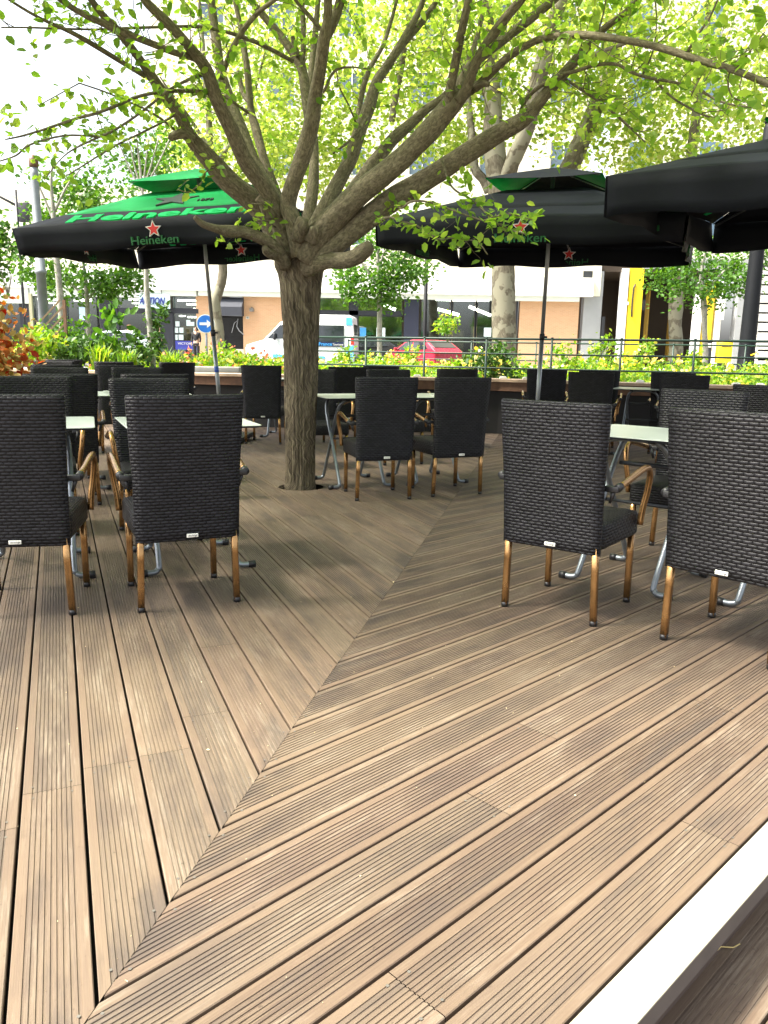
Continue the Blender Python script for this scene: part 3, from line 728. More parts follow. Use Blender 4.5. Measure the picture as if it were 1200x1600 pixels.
# ------------------------------------------------------------------ parasols
def make_parasol(label, base, lean, yaw, s, zc, hA, val, style):
    n = Vector((lean[0], lean[1], 1)).normalized()
    a = Vector((math.sin(yaw), math.cos(yaw), 0)); a = (a - n * a.dot(n)).normalized(); b = a.cross(n)
    root = thing('market_parasol', label, 'parasol', base, 0, 'square market parasols on the deck')
    root.rotation_euler = Matrix((b, a, n)).transposed().to_euler()
    h = zc / n.z
    V_IN, Z_IN = .42, h + hA * .60           # inner ring of the main canopy under the vent
    mb = MB(); mb.tube([(0, 0, .05), (0, 0, 1.35)], .026, 14); mb.tube([(0, 0, 1.3), (0, 0, h + hA - .03)], .022, 14); pl = mb.build('pole', M['pole'], root)
    mb = MB(); mb.tube([(0, 0, 1.30), (0, 0, 1.37)], .030, 14); mb.tube([(.03, 0, 1.335), (.06, 0, 1.335)], .012, 8); mb.build('collar', M['dark'], pl)
    if style == 'green':
        mb = MB(); mb.tube([(0, 0, .86), (0, 0, .93)], .0275, 14); mb.build('blue_band', plain('blue_tape', (.05, .12, .5), .5), pl)
    mb = MB(); mb.box((0, 0, .03), (.62, .62, .06), None, 0, .01); mb.tube([(0, 0, .05), (0, 0, .38)], .034, 12); mb.build('base_plate', M['dark'], root)
    dirs = [(Vector((1, 0, 0)), Vector((0, -1, 0))), (Vector((0, 1, 0)), Vector((1, 0, 0))), (Vector((-1, 0, 0)), Vector((0, 1, 0))), (Vector((0, -1, 0)), Vector((-1, 0, 0)))]
    # side k: along-vector, outward vector; k=0 is the side towards the camera
    can = MB(); ven = MB()
    for k, (al, out) in enumerate(dirs):
        dark_side = style == 'black' and k in (0, 2)
        NXS = 14; rows = [0, .12, .24, .355, .36, .5, .65, .8, 1.0]
        grid = []
        for f in rows:
            hs = s + (V_IN - s) * f; z = h + (Z_IN - h) * f; rowv = []
            for j in range(NXS + 1):
                tt = -1 + 2 * j / NXS
                sag = .012 * (1 - tt * tt) * math.sin(math.pi * min(1, f + .12)) * (1 - f)
                wv = .006 * math.sin(tt * 9 + k) * (1 - f)
                rowv.append(al * (tt * hs) + out * hs + Vector((0, 0, z - sag + wv)))
            grid.append(rowv)
        for lo_, hi_, mi in ((0, 4, 0), (4, len(rows), 0 if dark_side else 1)):
            sub_ = grid[lo_:hi_ + (1 if lo_ == 0 else 0)]; nn_ = NXS + 1
            can.add([p for r_ in sub_ for p in r_], [(i * nn_ + j, i * nn_ + j + 1, (i + 1) * nn_ + j + 1, (i + 1) * nn_ + j) for i in range(len(sub_) - 1) for j in range(NXS)], None, mi, True)
        # vent
        o0 = .60; zt = h + hA
        zb = h + hA * .745
        vg = []
        for f in (0, .5, 1.0):
            hs = o0 * (1 - f) + .012; z = zb + (zt - zb) * (f ** .92)
            vg.append([al * (tt * hs) + out * hs + Vector((0, 0, z - (.02 * (1 - tt * tt) if f < 1 else 0) * (1 - f))) for tt in (-1, -.5, 0, .5, 1)])
        mi = 0 if dark_side else 1
        for i in range(2):
            for j in range(4): ven.add([vg[i][j], vg[i][j + 1], vg[i + 1][j + 1], vg[i + 1][j]], [(0, 1, 2, 3)], None, mi)
        # valance: its own part for every side
        vb = MB(); NV = 26; vr = []
        for f in (0, .35, .7, 1.0):
            r_ = []
            for j in range(NV + 1):
                tt = -1 + 2 * j / NV
                wv = .018 * f * math.sin(tt * 7 + k * 2 + lean[0] * 30) + .010 * f * math.sin(tt * 17 + k)
                edge = .985 if abs(tt) > .99 else 1
                p = al * (tt * (s - .01 * f) * edge) + out * (s + .004 - .03 * f + wv) + Vector((0, 0, h - val * f * (1 - .06 * math.cos(tt * 8 + k)) - .0))
                r_.append(p)
            vr.append(r_)
        vb.add([p for r_ in vr for p in r_], [(i * (NV + 1) + j, (i + 1) * (NV + 1) + j, (i + 1) * (NV + 1) + j + 1, i * (NV + 1) + j + 1) for i in range(3) for j in range(NV)], None, 0, True)
        va = vb.build('valance', M['canvas'], root)
        sol = va.modifiers.new('thick', 'SOLIDIFY'); sol.thickness = .003
        # printed star and word on the valance
        up = Vector((0, 0, 1)) + out * .08
        c0 = out * (s - .013) + Vector((0, 0, h - val * .36)); off = .0 if k else -.45 * 0
        fr_ = frame(c0 + al * off, al, up)
        e = MB(); e.prism(star_poly(.088), fr_, .016, both=True); so = e.build('star', M['whitep'], va)
        e = MB(); e.prism(star_poly(.068), fr_, .0175, both=True); e.build('star_face', M['red'], so)
        text_mesh('Heineken', .115, frame(c0 + al * off - Vector((0, 0, val * .42)), al, up), M['dgreenp'], va, 'lettering', .016, bold=.001, width=.50)
        # big word and star on the slope
        sl = (out * (V_IN - s) + Vector((0, 0, Z_IN - h))); L = sl.length
        if style == 'green' or not dark_side:
            fr_ = frame(out * s + Vector((0, 0, h)) + sl * .165 + Vector((0, 0, -.006)), al, sl)
            text_mesh('Heineken', .34, fr_, M['greenp'], root, 'canopy_lettering', .012, bold=.010, width=1.95)
            fr_ = frame(out * s + Vector((0, 0, h)) + sl * .64 + Vector((0, 0, -.004)), al, sl)
            e = MB(); e.prism(star_poly(.26, .42), fr_, .014, both=True); e.build('canopy_star', M['starp'], root)
            text_mesh('1873', .10, frame(out * s + Vector((0, 0, h)) + sl * .56 + al * .36, al, sl), M['starp'], root, 'canopy_year', .010)
    c_o = can.build('canopy', [M['canvas'], M['green']], root)
    for ch in list(root.children):
        if ch.name.startswith('canopy_'): ch.parent = c_o
    ve_o = ven.build('vent', [M['canvas'], M['green']], root)
    for o_ in (c_o, ve_o):
        sol = o_.modifiers.new('thick', 'SOLIDIFY'); sol.thickness = .004
    # ribs and struts
    hub = MB(); hub.tube([(0, 0, h - .02), (0, 0, h + .10)], .045, 12); hub.tube([(0, 0, h + hA * .60), (0, 0, h + hA * .60 + .06)], .04, 12); hub.build('hub', M['dark'], root)
    for k in range(8):
        an = k * math.pi / 4 + math.pi / 4; d = Vector((math.cos(an), math.sin(an), 0)); R = s * (math.sqrt(2) if k % 2 == 0 else 1) * .975
        mb = MB(); p0 = d * .04 + Vector((0, 0, h + hA * .60 + .0)); p1 = d * R + Vector((0, 0, h - .02))
        f = V_IN * (math.sqrt(2) if k % 2 == 0 else 1) / R
        mb.tube([p0 - Vector((0, 0, .0)), p0.lerp(p1, .5) - Vector((0, 0, .045)), p1 - Vector((0, 0, .012))], .011, 6)
        rb = mb.build('rib', M['pole'], root)
        mb = MB(); mb.tube([d * .045 + Vector((0, 0, h + .06)), p0.lerp(p1, .52) - Vector((0, 0, .05))], .009, 6); mb.build('strut', M['pole'], rb)
    for k in range(4):
        an = k * math.pi / 2 + math.pi / 4; d = Vector((math.cos(an), math.sin(an), 0))
        mb = MB(); mb.tube([d * .03 + Vector((0, 0, h + hA - .02)), d * .82 + Vector((0, 0, h + hA * .745 - .01))], .007, 6); mb.build('vent_rib', M['pole'], root)
    return root
make_parasol('green and black square parasol on a leaning pole left of the tree', (-2.05, 10.11, 0), (-.062, -.044), .12, 1.53, 2.489, .715, .254, 'green')
make_parasol('black square parasol with green vent sides right of the tree', (1.78, 9.51, 0), (.01, -.033), .37, 1.504, 2.457, .70, .242, 'black')
make_parasol('black square parasol closest to us, cut by the right picture edge', (3.73, 6.95, 0), (.014, -.025), .639, 1.50, 2.478, .668, .296, 'black')
# ------------------------------------------------------------------ leaves
LEAF2 = np.array([(0, 0, 0), (-.30, .28, .06), (-.26, .68, .05), (0, 1, -.08), (.26, .68, .05), (.30, .28, .06)])
LOBED = np.array([(0, 0, 0), (-.48, .35, .07), (-.34, .78, .03), (0, 1, -.06), (.34, .78, .03), (.48, .35, .07)])
def leaf_mesh(name, P, size, mat, parent, up=.55, shape=LEAF2, droop=0.0, szvar=.35):
    """one mesh of many small folded leaves at points P (N,3)"""
    P = np.asarray(P, float); N = len(P)
    if N == 0: return None
    nrm = rng.normal(size=(N, 3)); nrm[:, 2] += up * 2.2; nrm /= np.linalg.norm(nrm, axis=1)[:, None]
    d = rng.normal(size=(N, 3)); d[:, 2] -= droop; d -= nrm * (d * nrm).sum(1)[:, None]; d /= np.linalg.norm(d, axis=1)[:, None] + 1e-9
    s = np.cross(d, nrm); sz = size * (1 + szvar * rng.uniform(-1, 1, N))
    V = P[:, None, :] + sz[:, None, None] * (shape[None, :, 0, None] * s[:, None, :] + shape[None, :, 1, None] * d[:, None, :] + shape[None, :, 2, None] * nrm[:, None, :])
    V = V.reshape(-1, 3); b = np.arange(N)[:, None] * 6
    Fc = np.concatenate([b + np.array([[0, 3, 2, 1]]), b + np.array([[0, 5, 4, 3]])], 1).reshape(-1)
    me = bpy.data.meshes.new(name); me.vertices.add(len(V)); me.vertices.foreach_set('co', V.ravel())
    me.loops.add(len(Fc)); me.loops.foreach_set('vertex_index', Fc.astype(np.int32))
    me.polygons.add(len(Fc) // 4); me.polygons.foreach_set('loop_start', np.arange(0, len(Fc), 4, dtype=np.int32))
    me.polygons.foreach_set('loop_total', np.full(len(Fc) // 4, 4, dtype=np.int32))
    me.update(calc_edges=True); me.validate(); me.materials.append(mat)
    o = bpy.data.objects.new(name, me); COL.objects.link(o); o.parent = parent; return o
def clump_points(center, radius, n, k=26, tight=.23, squash=.8):
    """leaf points in k sub-clumps spread through an ellipsoid, leaving gaps"""
    c = rng.normal(size=(k, 3)); c /= np.linalg.norm(c, axis=1)[:, None]; c *= (rng.uniform(.25, 1, k) ** .6)[:, None]
    w = rng.uniform(.4, 1.6, k); w /= w.sum(); idx = rng.choice(k, n, p=w)
    r = np.asarray(radius if hasattr(radius, '__len__') else (radius, radius, radius * squash))
    return np.asarray(center)[None] + (c[idx] + rng.normal(size=(n, 3)) * tight) * r[None]

# ------------------------------------------------------------------ the terrace tree
tree = thing('terrace_tree', 'big pollarded tree growing through the deck with many spreading limbs', 'tree', TREE)
tr_off = TREE
def W(p): return at(p[0], p[1], p[2]) - tr_off
def limb_path(pts, per=5):
    """pts (x px, y px, depth, width px) -> world points and radii"""
    raw = [tuple(W(p)) + (p[3] / 2 / F_PX * p[2],) for p in pts]
    s = smooth_path(raw, per); return [Vector(q[:3]) for q in s], [max(.002, q[3]) for q in s]
# trunk with displaced bark ridges
mb = MB(); rows = 150; seg = 200; trp = [(469, 765, 6.74, 50), (470, 745, 6.74, 46), (470, 700, 6.74, 46), (470, 600, 6.74, 50), (470, 500, 6.74, 55), (470, 440, 6.74, 62), (468, 415, 6.74, 74), (466, 398, 6.74, 66), (464, 388, 6.74, 40)]
tp_, tr_ = limb_path(trp, 26)
rings = []; acc = 0
for i, (p, r) in enumerate(zip(tp_, tr_)):
    if i: acc += (p - tp_[i - 1]).length
    ring = []
    for k in range(seg):
        a = 2 * math.pi * k / seg; d = Vector((math.cos(a), math.sin(a), 0))
        q = Vector((d.x * 5.5, d.y * 5.5, acc * 1.9))
        v = noise.noise(q) * .9 + noise.noise(q * 2.1 + Vector((3, 1, 7))) * .7
        ridge = (1 - abs(v) * 2.4)
        fade = 1.0 if acc < 1.75 else max(.25, 1 - (acc - 1.75) * 3)
        big = 1 + .07 * noise.noise(Vector((d.x * 1.2, d.y * 1.2, acc * 1.5)))
        v2 = noise.noise(Vector((d.x * 15, d.y * 15, acc * 4.2))) * .8 + noise.noise(Vector((d.x * 30, d.y * 30, acc * 9))) * .45
        ring.append(p + d * (r * big + (.0095 * ridge + .006 * (1 - abs(v2) * 2)) * fade - .009))
    rings.append(ring)
mb.rings(rings, caps=True); mb.build('trunk', M['bark'], tree)
Y0 = 6.74
LIMBS = [
  # L1 far left
  [(462, 410, 6.7, 40), (440, 378, 6.68, 40), (424, 345, 6.65, 36), (400, 318, 6.6, 34), (362, 287, 6.5, 31), (328, 250, 6.4, 27), (297, 212, 6.3, 21), (277, 174, 6.2, 18), (252, 142, 6.1, 16), (232, 112, 6.0, 14), (212, 84, 5.9, 12), (186, 50, 5.8, 12), (162, 25, 5.7, 10), (140, -4, 5.6, 9), (110, -50, 5.5, 7), (85, -110, 5.4, 5), (70, -170, 5.3, 2)],
  # L2a
  [(455, 400, 6.6, 34), (436, 340, 6.5, 30), (418, 300, 6.4, 26), (382, 248, 6.2, 23), (360, 200, 6.05, 21), (338, 155, 5.9, 19), (322, 108, 5.8, 17), (300, 78, 5.7, 15), (268, 42, 5.6, 14), (240, 15, 5.55, 12), (222, -6, 5.5, 11), (190, -60, 5.4, 8), (165, -130, 5.3, 4), (150, -190, 5.2, 2)],
  # L2b
  [(462, 398, 6.85, 30), (446, 345, 6.9, 26), (420, 295, 7.0, 23), (394, 250, 7.1, 22), (375, 200, 7.2, 20), (356, 148, 7.3, 17), (345, 110, 7.35, 14), (337, 60, 7.4, 13), (329, -5, 7.45, 11), (322, -80, 7.5, 8), (330, -160, 7.6, 3)],
  # L2c arc
  [(346, 124, 6.0, 8), (355, 95, 5.95, 8), (374, 56, 5.9, 8), (400, 23, 5.85, 7), (432, -2, 5.8, 6), (470, -30, 5.75, 4), (520, -70, 5.7, 2)],
  # L3
  [(462, 396, 7.2, 20), (446, 340, 7.3, 18), (428, 292, 7.4, 15), (412, 247, 7.5, 13), (400, 202, 7.6, 12), (392, 172, 7.65, 10), (386, 105, 7.7, 9), (378, 55, 7.75, 8), (366, -4, 7.8, 6), (350, -90, 7.9, 4), (346, -150, 8.0, 2)],
  [(391, 160, 7.7, 8), (380, 145, 7.9, 8), (372, 112, 8.0, 6)],
  # L4
  [(470, 396, 6.5, 30), (458, 345, 6.4, 26), (450, 318, 6.38, 25), (462, 275, 6.3, 25), (473, 245, 6.25, 24), (487, 190, 6.15, 22), (493, 150, 6.1, 20), (500, 108, 6.0, 18), (507, 62, 5.9, 17), (512, 30, 5.85, 13), (512, -4, 5.8, 12), (508, -70, 5.75, 8), (500, -150, 5.7, 3)],
  [(508, 62, 5.95, 13), (517, 45, 5.95, 13), (526, 22, 5.95, 13), (534, -6, 5.95, 12), (552, -70, 5.9, 8), (575, -150, 5.9, 3)],
  # L4b
  [(484, 205, 6.35, 13), (478, 150, 6.5, 14), (473, 112, 6.6, 14), (463, 90, 6.65, 13), (441, 60, 6.7, 11), (415, 28, 6.75, 10), (390, -2, 6.8, 8), (350, -60, 6.9, 5), (320, -110, 7.0, 2)],
  [(472, 105, 6.65, 8), (474, 75, 6.7, 7), (474, 45, 6.75, 7), (472, -5, 6.8, 6), (468, -90, 6.9, 3)],
  [(466, 88, 6.6, 8), (460, 70, 6.6, 7), (457, 57, 6.6, 6)],
  # long thin horizontal from L4b to the left edge
  [(458, 96, 6.6, 6), (425, 78, 6.5, 6), (390, 62, 6.4, 6), (350, 49, 6.3, 5), (310, 42, 6.2, 5), (262, 42, 6.0, 4), (200, 44, 5.9, 4), (150, 46, 5.8, 3), (100, 45, 5.7, 3), (40, 43, 5.6, 2.5), (2, 43, 5.5, 2)],
  [(503, 48, 6.1, 6), (484, 26, 6.1, 6), (460, -2, 6.1, 5), (430, -40, 6.1, 3)],
  # L5 pale vertical
  [(478, 398, 7.1, 26), (482, 345, 7.2, 20), (488, 300, 7.3, 17), (491, 255, 7.4, 15), (489, 212, 7.5, 13), (484, 150, 7.6, 11), (490, 80, 7.7, 9), (497, 0, 7.8, 7), (500, -90, 7.9, 3)],
  # L6
  [(482, 395, 6.6, 30), (496, 352, 6.65, 27), (512, 318, 6.7, 24), (530, 282, 6.8, 22), (547, 250, 6.85, 20), (560, 212, 6.9, 19), (575, 170, 7.0, 18), (588, 128, 7.05, 15), (600, 110, 7.1, 13), (615, 87, 7.1, 12), (637, 50, 7.15, 10), (657, 12, 7.2, 8), (668, -30, 7.2, 6), (680, -90, 7.3, 3)],
  [(598, 118, 7.1, 9), (612, 96, 7.15, 9), (632, 67, 7.2, 9), (667, 25, 7.25, 8), (690, -10, 7.3, 6), (725, -60, 7.4, 3)],
  [(557, 195, 7.2, 8), (561, 170, 7.3, 8), (567, 140, 7.35, 8), (578, 107, 7.4, 7), (598, 72, 7.5, 6), (612, 30, 7.6, 5), (625, -20, 7.7, 3)],
  # L8 (behind L7)
  [(490, 392, 7.1, 26), (520, 345, 7.2, 24), (555, 293, 7.3, 22), (580, 260, 7.4, 20), (610, 222, 7.45, 18), (642, 193, 7.5, 15), (668, 170, 7.5, 13), (692, 152, 7.5, 11), (720, 120, 7.6, 9), (745, 60, 7.8, 7), (760, -10, 8.0, 4)],
  # L7 thick right
  [(478, 402, 6.5, 40), (500, 365, 6.4, 38), (540, 322, 6.3, 36), (580, 287, 6.2, 34), (622, 254, 6.1, 32), (662, 214, 6.0, 31), (692, 180, 5.95, 30), (710, 160, 5.9, 29), (722, 148, 5.9, 22), (735, 138, 5.9, 16), (744, 133, 5.9, 12)],
  [(704, 168, 5.9, 18), (703, 145, 5.85, 14), (708, 118, 5.8, 13), (716, 75, 5.7, 13), (725, 32, 5.6, 12), (733, -5, 5.55, 11), (745, -70, 5.5, 7), (752, -150, 5.4, 3)],
  [(712, 162, 6.0, 16), (716, 140, 6.0, 15), (735, 103, 6.05, 14), (775, 70, 6.1, 14), (812, 42, 6.1, 13), (850, 13, 6.1, 12), (872, -6, 6.1, 11), (930, -60, 6.1, 7), (980, -120, 6.1, 3)],
  [(718, 156, 5.85, 18), (728, 140, 5.8, 16), (741, 104, 5.7, 15), (755, 78, 5.65, 15), (776, 46, 5.6, 14), (800, 16, 5.5, 13), (818, -5, 5.45, 12), (860, -60, 5.3, 8), (900, -130, 5.2, 3)],
  [(735, 142, 5.9, 13), (745, 134, 5.85, 12), (762, 119, 5.8, 12), (792, 91, 5.7, 11), (825, 70, 5.6, 10), (850, 60, 5.5, 10), (897, 54, 5.3, 10), (937, 57, 5.15, 10), (1000, 67, 5.0, 10), (1050, 80, 4.85, 10), (1100, 96, 4.7, 10), (1150, 111, 4.55, 10), (1205, 133, 4.4, 9), (1280, 165, 4.2, 6), (1350, 200, 4.0, 3)],
  [(742, 138, 5.85, 12), (754, 131, 5.8, 10), (764, 132, 5.78, 7)],
  # L9 lower right
  [(486, 408, 6.5, 36), (520, 382, 6.45, 36), (560, 351, 6.4, 35), (610, 315, 6.3, 33), (660, 284, 6.25, 32), (700, 258, 6.2, 30), (738, 234, 6.15, 29), (775, 212, 6.1, 27), (812, 190, 6.05, 24), (832, 172, 6.0, 20), (850, 150, 5.95, 17), (875, 122, 5.9, 15), (897, 97, 5.85, 14), (915, 77, 5.8, 13), (932, 60, 5.75, 12), (946, 43, 5.7, 10), (976, 20, 5.6, 8), (1002, -5, 5.5, 7), (1060, -60, 5.3, 4), (1110, -110, 5.2, 2)],
  [(812, 182, 6.1, 7), (818, 162, 6.05, 6), (831, 145, 6.0, 6), (850, 131, 5.9, 6), (875, 118, 5.8, 5.5), (900, 111, 5.7, 5), (930, 102, 5.6, 5), (962, 100, 5.5, 4.5), (985, 112, 5.45, 4.5), (1012, 121, 5.4, 4.5), (1050, 128, 5.3, 4), (1085, 137, 5.2, 4), (1130, 160, 5.1, 3), (1190, 170, 5.0, 2)],
  [(1022, 122, 5.4, 3.5), (1040, 143, 5.4, 3.5), (1062, 160, 5.35, 3), (1100, 180, 5.3, 3), (1128, 187, 5.3, 2)],
  [(884, 124, 5.9, 4), (905, 138, 5.85, 4), (938, 160, 5.8, 4), (965, 182, 5.7, 4), (984, 199, 5.7, 3.5), (1008, 222, 5.6, 2)],
  # low stub
  [(482, 415, 6.55, 34), (510, 408, 6.4, 25), (535, 407, 6.3, 24), (556, 402, 6.2, 24), (568, 393, 6.15, 24), (577, 384, 6.1, 17)],
  # low left snag
  [(446, 415, 6.55, 22), (428, 385, 6.4, 20), (405, 371, 6.3, 18), (380, 362, 6.2, 17), (358, 361, 6.1, 18), (338, 357, 6.0, 12), (317, 350, 5.9, 10), (304, 339, 5.85, 7)],
  [(428, 400, 6.4, 14), (417, 393, 6.3, 13), (414, 387, 6.25, 9)],
  [(470, 372, 6.4, 26), (472, 350, 6.3, 22), (476, 343, 6.28, 14)], [(488, 375, 6.35, 24), (491, 360, 6.28, 18), (492, 354, 6.27, 11)], [(425, 340, 6.45, 20), (415, 318, 6.4, 17), (404, 306, 6.38, 14)],
  [(302, 218, 6.25, 12), (285, 209, 6.2, 14), (270, 213, 6.2, 12), (266, 219, 6.2, 8)],
  # purple thin left from L1
  [(226, 118, 6.0, 8), (205, 106, 5.9, 7), (190, 97, 5.85, 7), (145, 69, 5.7, 7), (110, 50, 5.6, 6), (62, 28, 5.5, 4.5), (15, 0, 5.4, 4), (-40, -40, 5.3, 2)],
  # thin branch from L2a to top left
  [(318, 98, 5.8, 10), (300, 90, 5.75, 9), (272, 82, 5.65, 9), (245, 71, 5.6, 9), (200, 53, 5.5, 10), (160, 36, 5.4, 9), (130, 22, 5.3, 8), (92, -2, 5.2, 7), (50, -40, 5.1, 4), (0, -80, 5.0, 2)],
]
TW = [
  [(332, 147, 5.9, 6), (297, 142, 5.8, 6), (250, 144, 5.7, 5.5), (212, 152, 5.6, 5), (185, 164, 5.5, 5), (150, 177, 5.4, 5), (120, 185, 5.35, 4.5), (87, 196, 5.3, 4), (60, 205, 5.25, 3.5), (32, 213, 5.2, 3), (8, 218, 5.15, 2)],
  [(320, 116, 5.85, 5), (300, 122, 5.8, 5), (265, 140, 5.7, 4.5), (240, 160, 5.6, 4.5), (217, 178, 5.5, 4), (192, 195, 5.45, 4), (172, 207, 5.4, 4), (148, 217, 5.35, 3.5), (112, 235, 5.3, 2.5), (92, 252, 5.25, 1.8), (70, 280, 5.2, 1.5)],
  [(152, 213, 5.35, 3), (100, 212, 5.3, 3), (47, 226, 5.2, 3), (25, 243, 5.15, 2.6), (-8, 254, 5.1, 2)],
  [(276, 178, 6.2, 4), (250, 193, 6.1, 3.5), (212, 212, 6.0, 3.2), (185, 225, 5.95, 3), (150, 246, 5.9, 2.6), (112, 270, 5.85, 2), (100, 276, 5.8, 1.4)],
  [(282, 212, 6.3, 4), (260, 192, 6.2, 3.5), (230, 172, 6.1, 3), (203, 160, 6.0, 3), (184, 152, 5.95, 2.6), (160, 142, 5.9, 2.4), (124, 130, 5.8, 2)],
  [(124, 130, 5.8, 2), (100, 143, 5.75, 1.8), (62, 164, 5.7, 1.5)], [(140, 155, 5.6, 2), (152, 180, 5.6, 1.8), (162, 208, 5.6, 1.5)],
  [(690, 250, 6.1, 3.5), (706, 292, 5.9, 3), (737, 312, 5.8, 3), (762, 335, 5.7, 2.6), (780, 352, 5.65, 2)],
  [(616, 320, 6.2, 4), (628, 325, 6.0, 3.5), (642, 315, 5.9, 3.5), (667, 315, 5.85, 3), (692, 323, 5.8, 3), (728, 336, 5.75, 3), (757, 345, 5.7, 2.6), (790, 352, 5.65, 2)],
  [(585, 350, 6.25, 8), (600, 342, 6.15, 6), (612, 340, 6.1, 4), (628, 346, 6.05, 3), (650, 352, 6.0, 3), (672, 366, 5.95, 3), (690, 375, 5.9, 2.4), (705, 372, 5.9, 2), (745, 378, 5.85, 2), (762, 398, 5.8, 2)],
  [(755, 345, 5.7, 2.4), (775, 338, 5.65, 2.2), (800, 335, 5.6, 2), (835, 345, 5.6, 1.6)], [(782, 352, 5.65, 2), (800, 360, 5.6, 2), (822, 366, 5.6, 1.6)],
  [(430, 355, 6.4, 3), (415, 345, 6.3, 2.5), (395, 348, 6.2, 2.2), (385, 352, 6.2, 1.6)], [(440, 340, 6.4, 3), (420, 322, 6.3, 2.4), (392, 318, 6.2, 2)],
  [(335, 262, 6.3, 3), (322, 268, 6.2, 2.6), (315, 285, 6.2, 2.2), (295, 300, 6.1, 2), (278, 296, 6.1, 1.6)],
  [(575, 182, 6.9, 4), (560, 205, 6.8, 4), (540, 225, 6.7, 3.5), (520, 240, 6.7, 2.4)], [(505, 145, 6.0, 4), (522, 112, 6.0, 4), (545, 105, 6.0, 3), (575, 108, 6.0, 2)],
  [(556, 192, 6.8, 3), (545, 165, 6.7, 2.6), (530, 135, 6.6, 2.4), (526, 112, 6.5, 2)], [(300, 148, 6.1, 4), (330, 146, 6.2, 3), (352, 152, 6.3, 2.6), (388, 176, 6.5, 5)],
  [(900, 100, 5.8, 3), (930, 60, 5.7, 2.6), (945, 10, 5.6, 2.2), (950, -40, 5.6, 1.6)], [(1005, 115, 5.4, 3), (1020, 80, 5.3, 2.4), (1026, 30, 5.3, 2), (1020, -20, 5.2, 1.6)],
  [(1072, 84, 4.8, 4), (1090, 55, 4.75, 3.4), (1110, 25, 4.7, 3), (1125, -10, 4.65, 2.4)], [(1150, 108, 4.55, 3), (1172, 80, 4.5, 2.6), (1195, 50, 4.45, 2)],
  [(1140, 112, 4.6, 3), (1138, 135, 4.6, 2.4), (1150, 155, 4.6, 2.2), (1195, 165, 4.6, 1.6)], [(1110, 98, 4.7, 2.5), (1095, 120, 4.7, 2), (1080, 150, 4.7, 1.5)],
]
leafp = []; ENDS = []
tw = MB()
def twig(p, d, L, r0=.0035, nleaf=7, curl=.3):
    pts = [p]; q = p.copy(); dd = d.normalized(); n = 5
    for i in range(n):
        dd = (dd + Vector((random.gauss(0, curl), random.gauss(0, curl), random.gauss(.05, curl * .8)))).normalized(); q = q + dd * (L / n); pts.append(q.copy())
    tw.tube(pts, [r0 * (1 - .75 * i / n) for i in range(n + 1)], 4)
    for i in range(nleaf):
        t = (i + .6) / nleaf * n; k = min(int(t), n - 1); c = pts[k].lerp(pts[k + 1], t - k)
        leafp.append(c + Vector((random.gauss(0, .025), random.gauss(0, .025), random.gauss(0, .02))))
    for _ in range(3): leafp.append(q + Vector((random.gauss(0, .03), random.gauss(0, .03), random.gauss(0, .025))))
AX = W((467, 420, Y0))
for li, L in enumerate(LIMBS):
    P, R = limb_path(L); m_ = MB(); m_.tube(P, R, 12, True, 0, True, .16, li * 3.1)
    if L[0][3] >= 7 and L[-1][1] > 300 and L[0][1] < 380: m_ = MB(); m_.tube(P, R, 14, True, 0, True, .55, li * 3.1)
    if L[0][3] >= 7: m_.build('limb', M['limb'], tree)
    else: tw.tube(P, R, 7)
    for i in range(2, len(P)):
        r = R[i]
        if r > .055 or L[-1][1] > 190 and L[0][0] < 620: continue
        vis = i / len(P)
        step = .9 if r < .03 else .38
        left = P[i].x < -1.7
        if random.random() < step * (.13 if left and P[i].z > 2.3 else .22 if left else .34):
            out = Vector((P[i].x - AX.x, P[i].y - AX.y, .25)).normalized()
            d = out * .6 + Vector((random.gauss(0, .6), random.gauss(0, .6), random.gauss(.1, .5)))
            twig(P[i], d, random.uniform(.25, .75), .0035, random.randint(4, 8))
    if L[-1][1] < 30 and L[-1][3] <= 4: ENDS.append((P[-1], (P[-1] - P[-6]).normalized()))
for L in TW:
    P, R = limb_path(L, 4); tw.tube(P, R, 6)
    for i in range(1, len(P)):
        for _ in range(2 if P[i].x > -1.5 else 1):
            if random.random() < .55: leafp.append(P[i] + Vector((random.gauss(0, .03), random.gauss(0, .03), random.gauss(0, .025))))
        if random.random() < .16: twig(P[i], Vector((random.gauss(0, 1), random.gauss(0, 1), random.gauss(0, .6))), random.uniform(.12, .35), .002, random.randint(3, 5))
# the hanging spray in front of the black parasol
for k in range(70):
    x = random.gauss(800, 26) if k < 46 else random.uniform(640, 790); y = 345 + random.gauss(0, 16) + (0 if k < 46 else 6 + (x - 700) * .06)
    leafp.append(W((x, y, random.uniform(5.5, 5.8))))
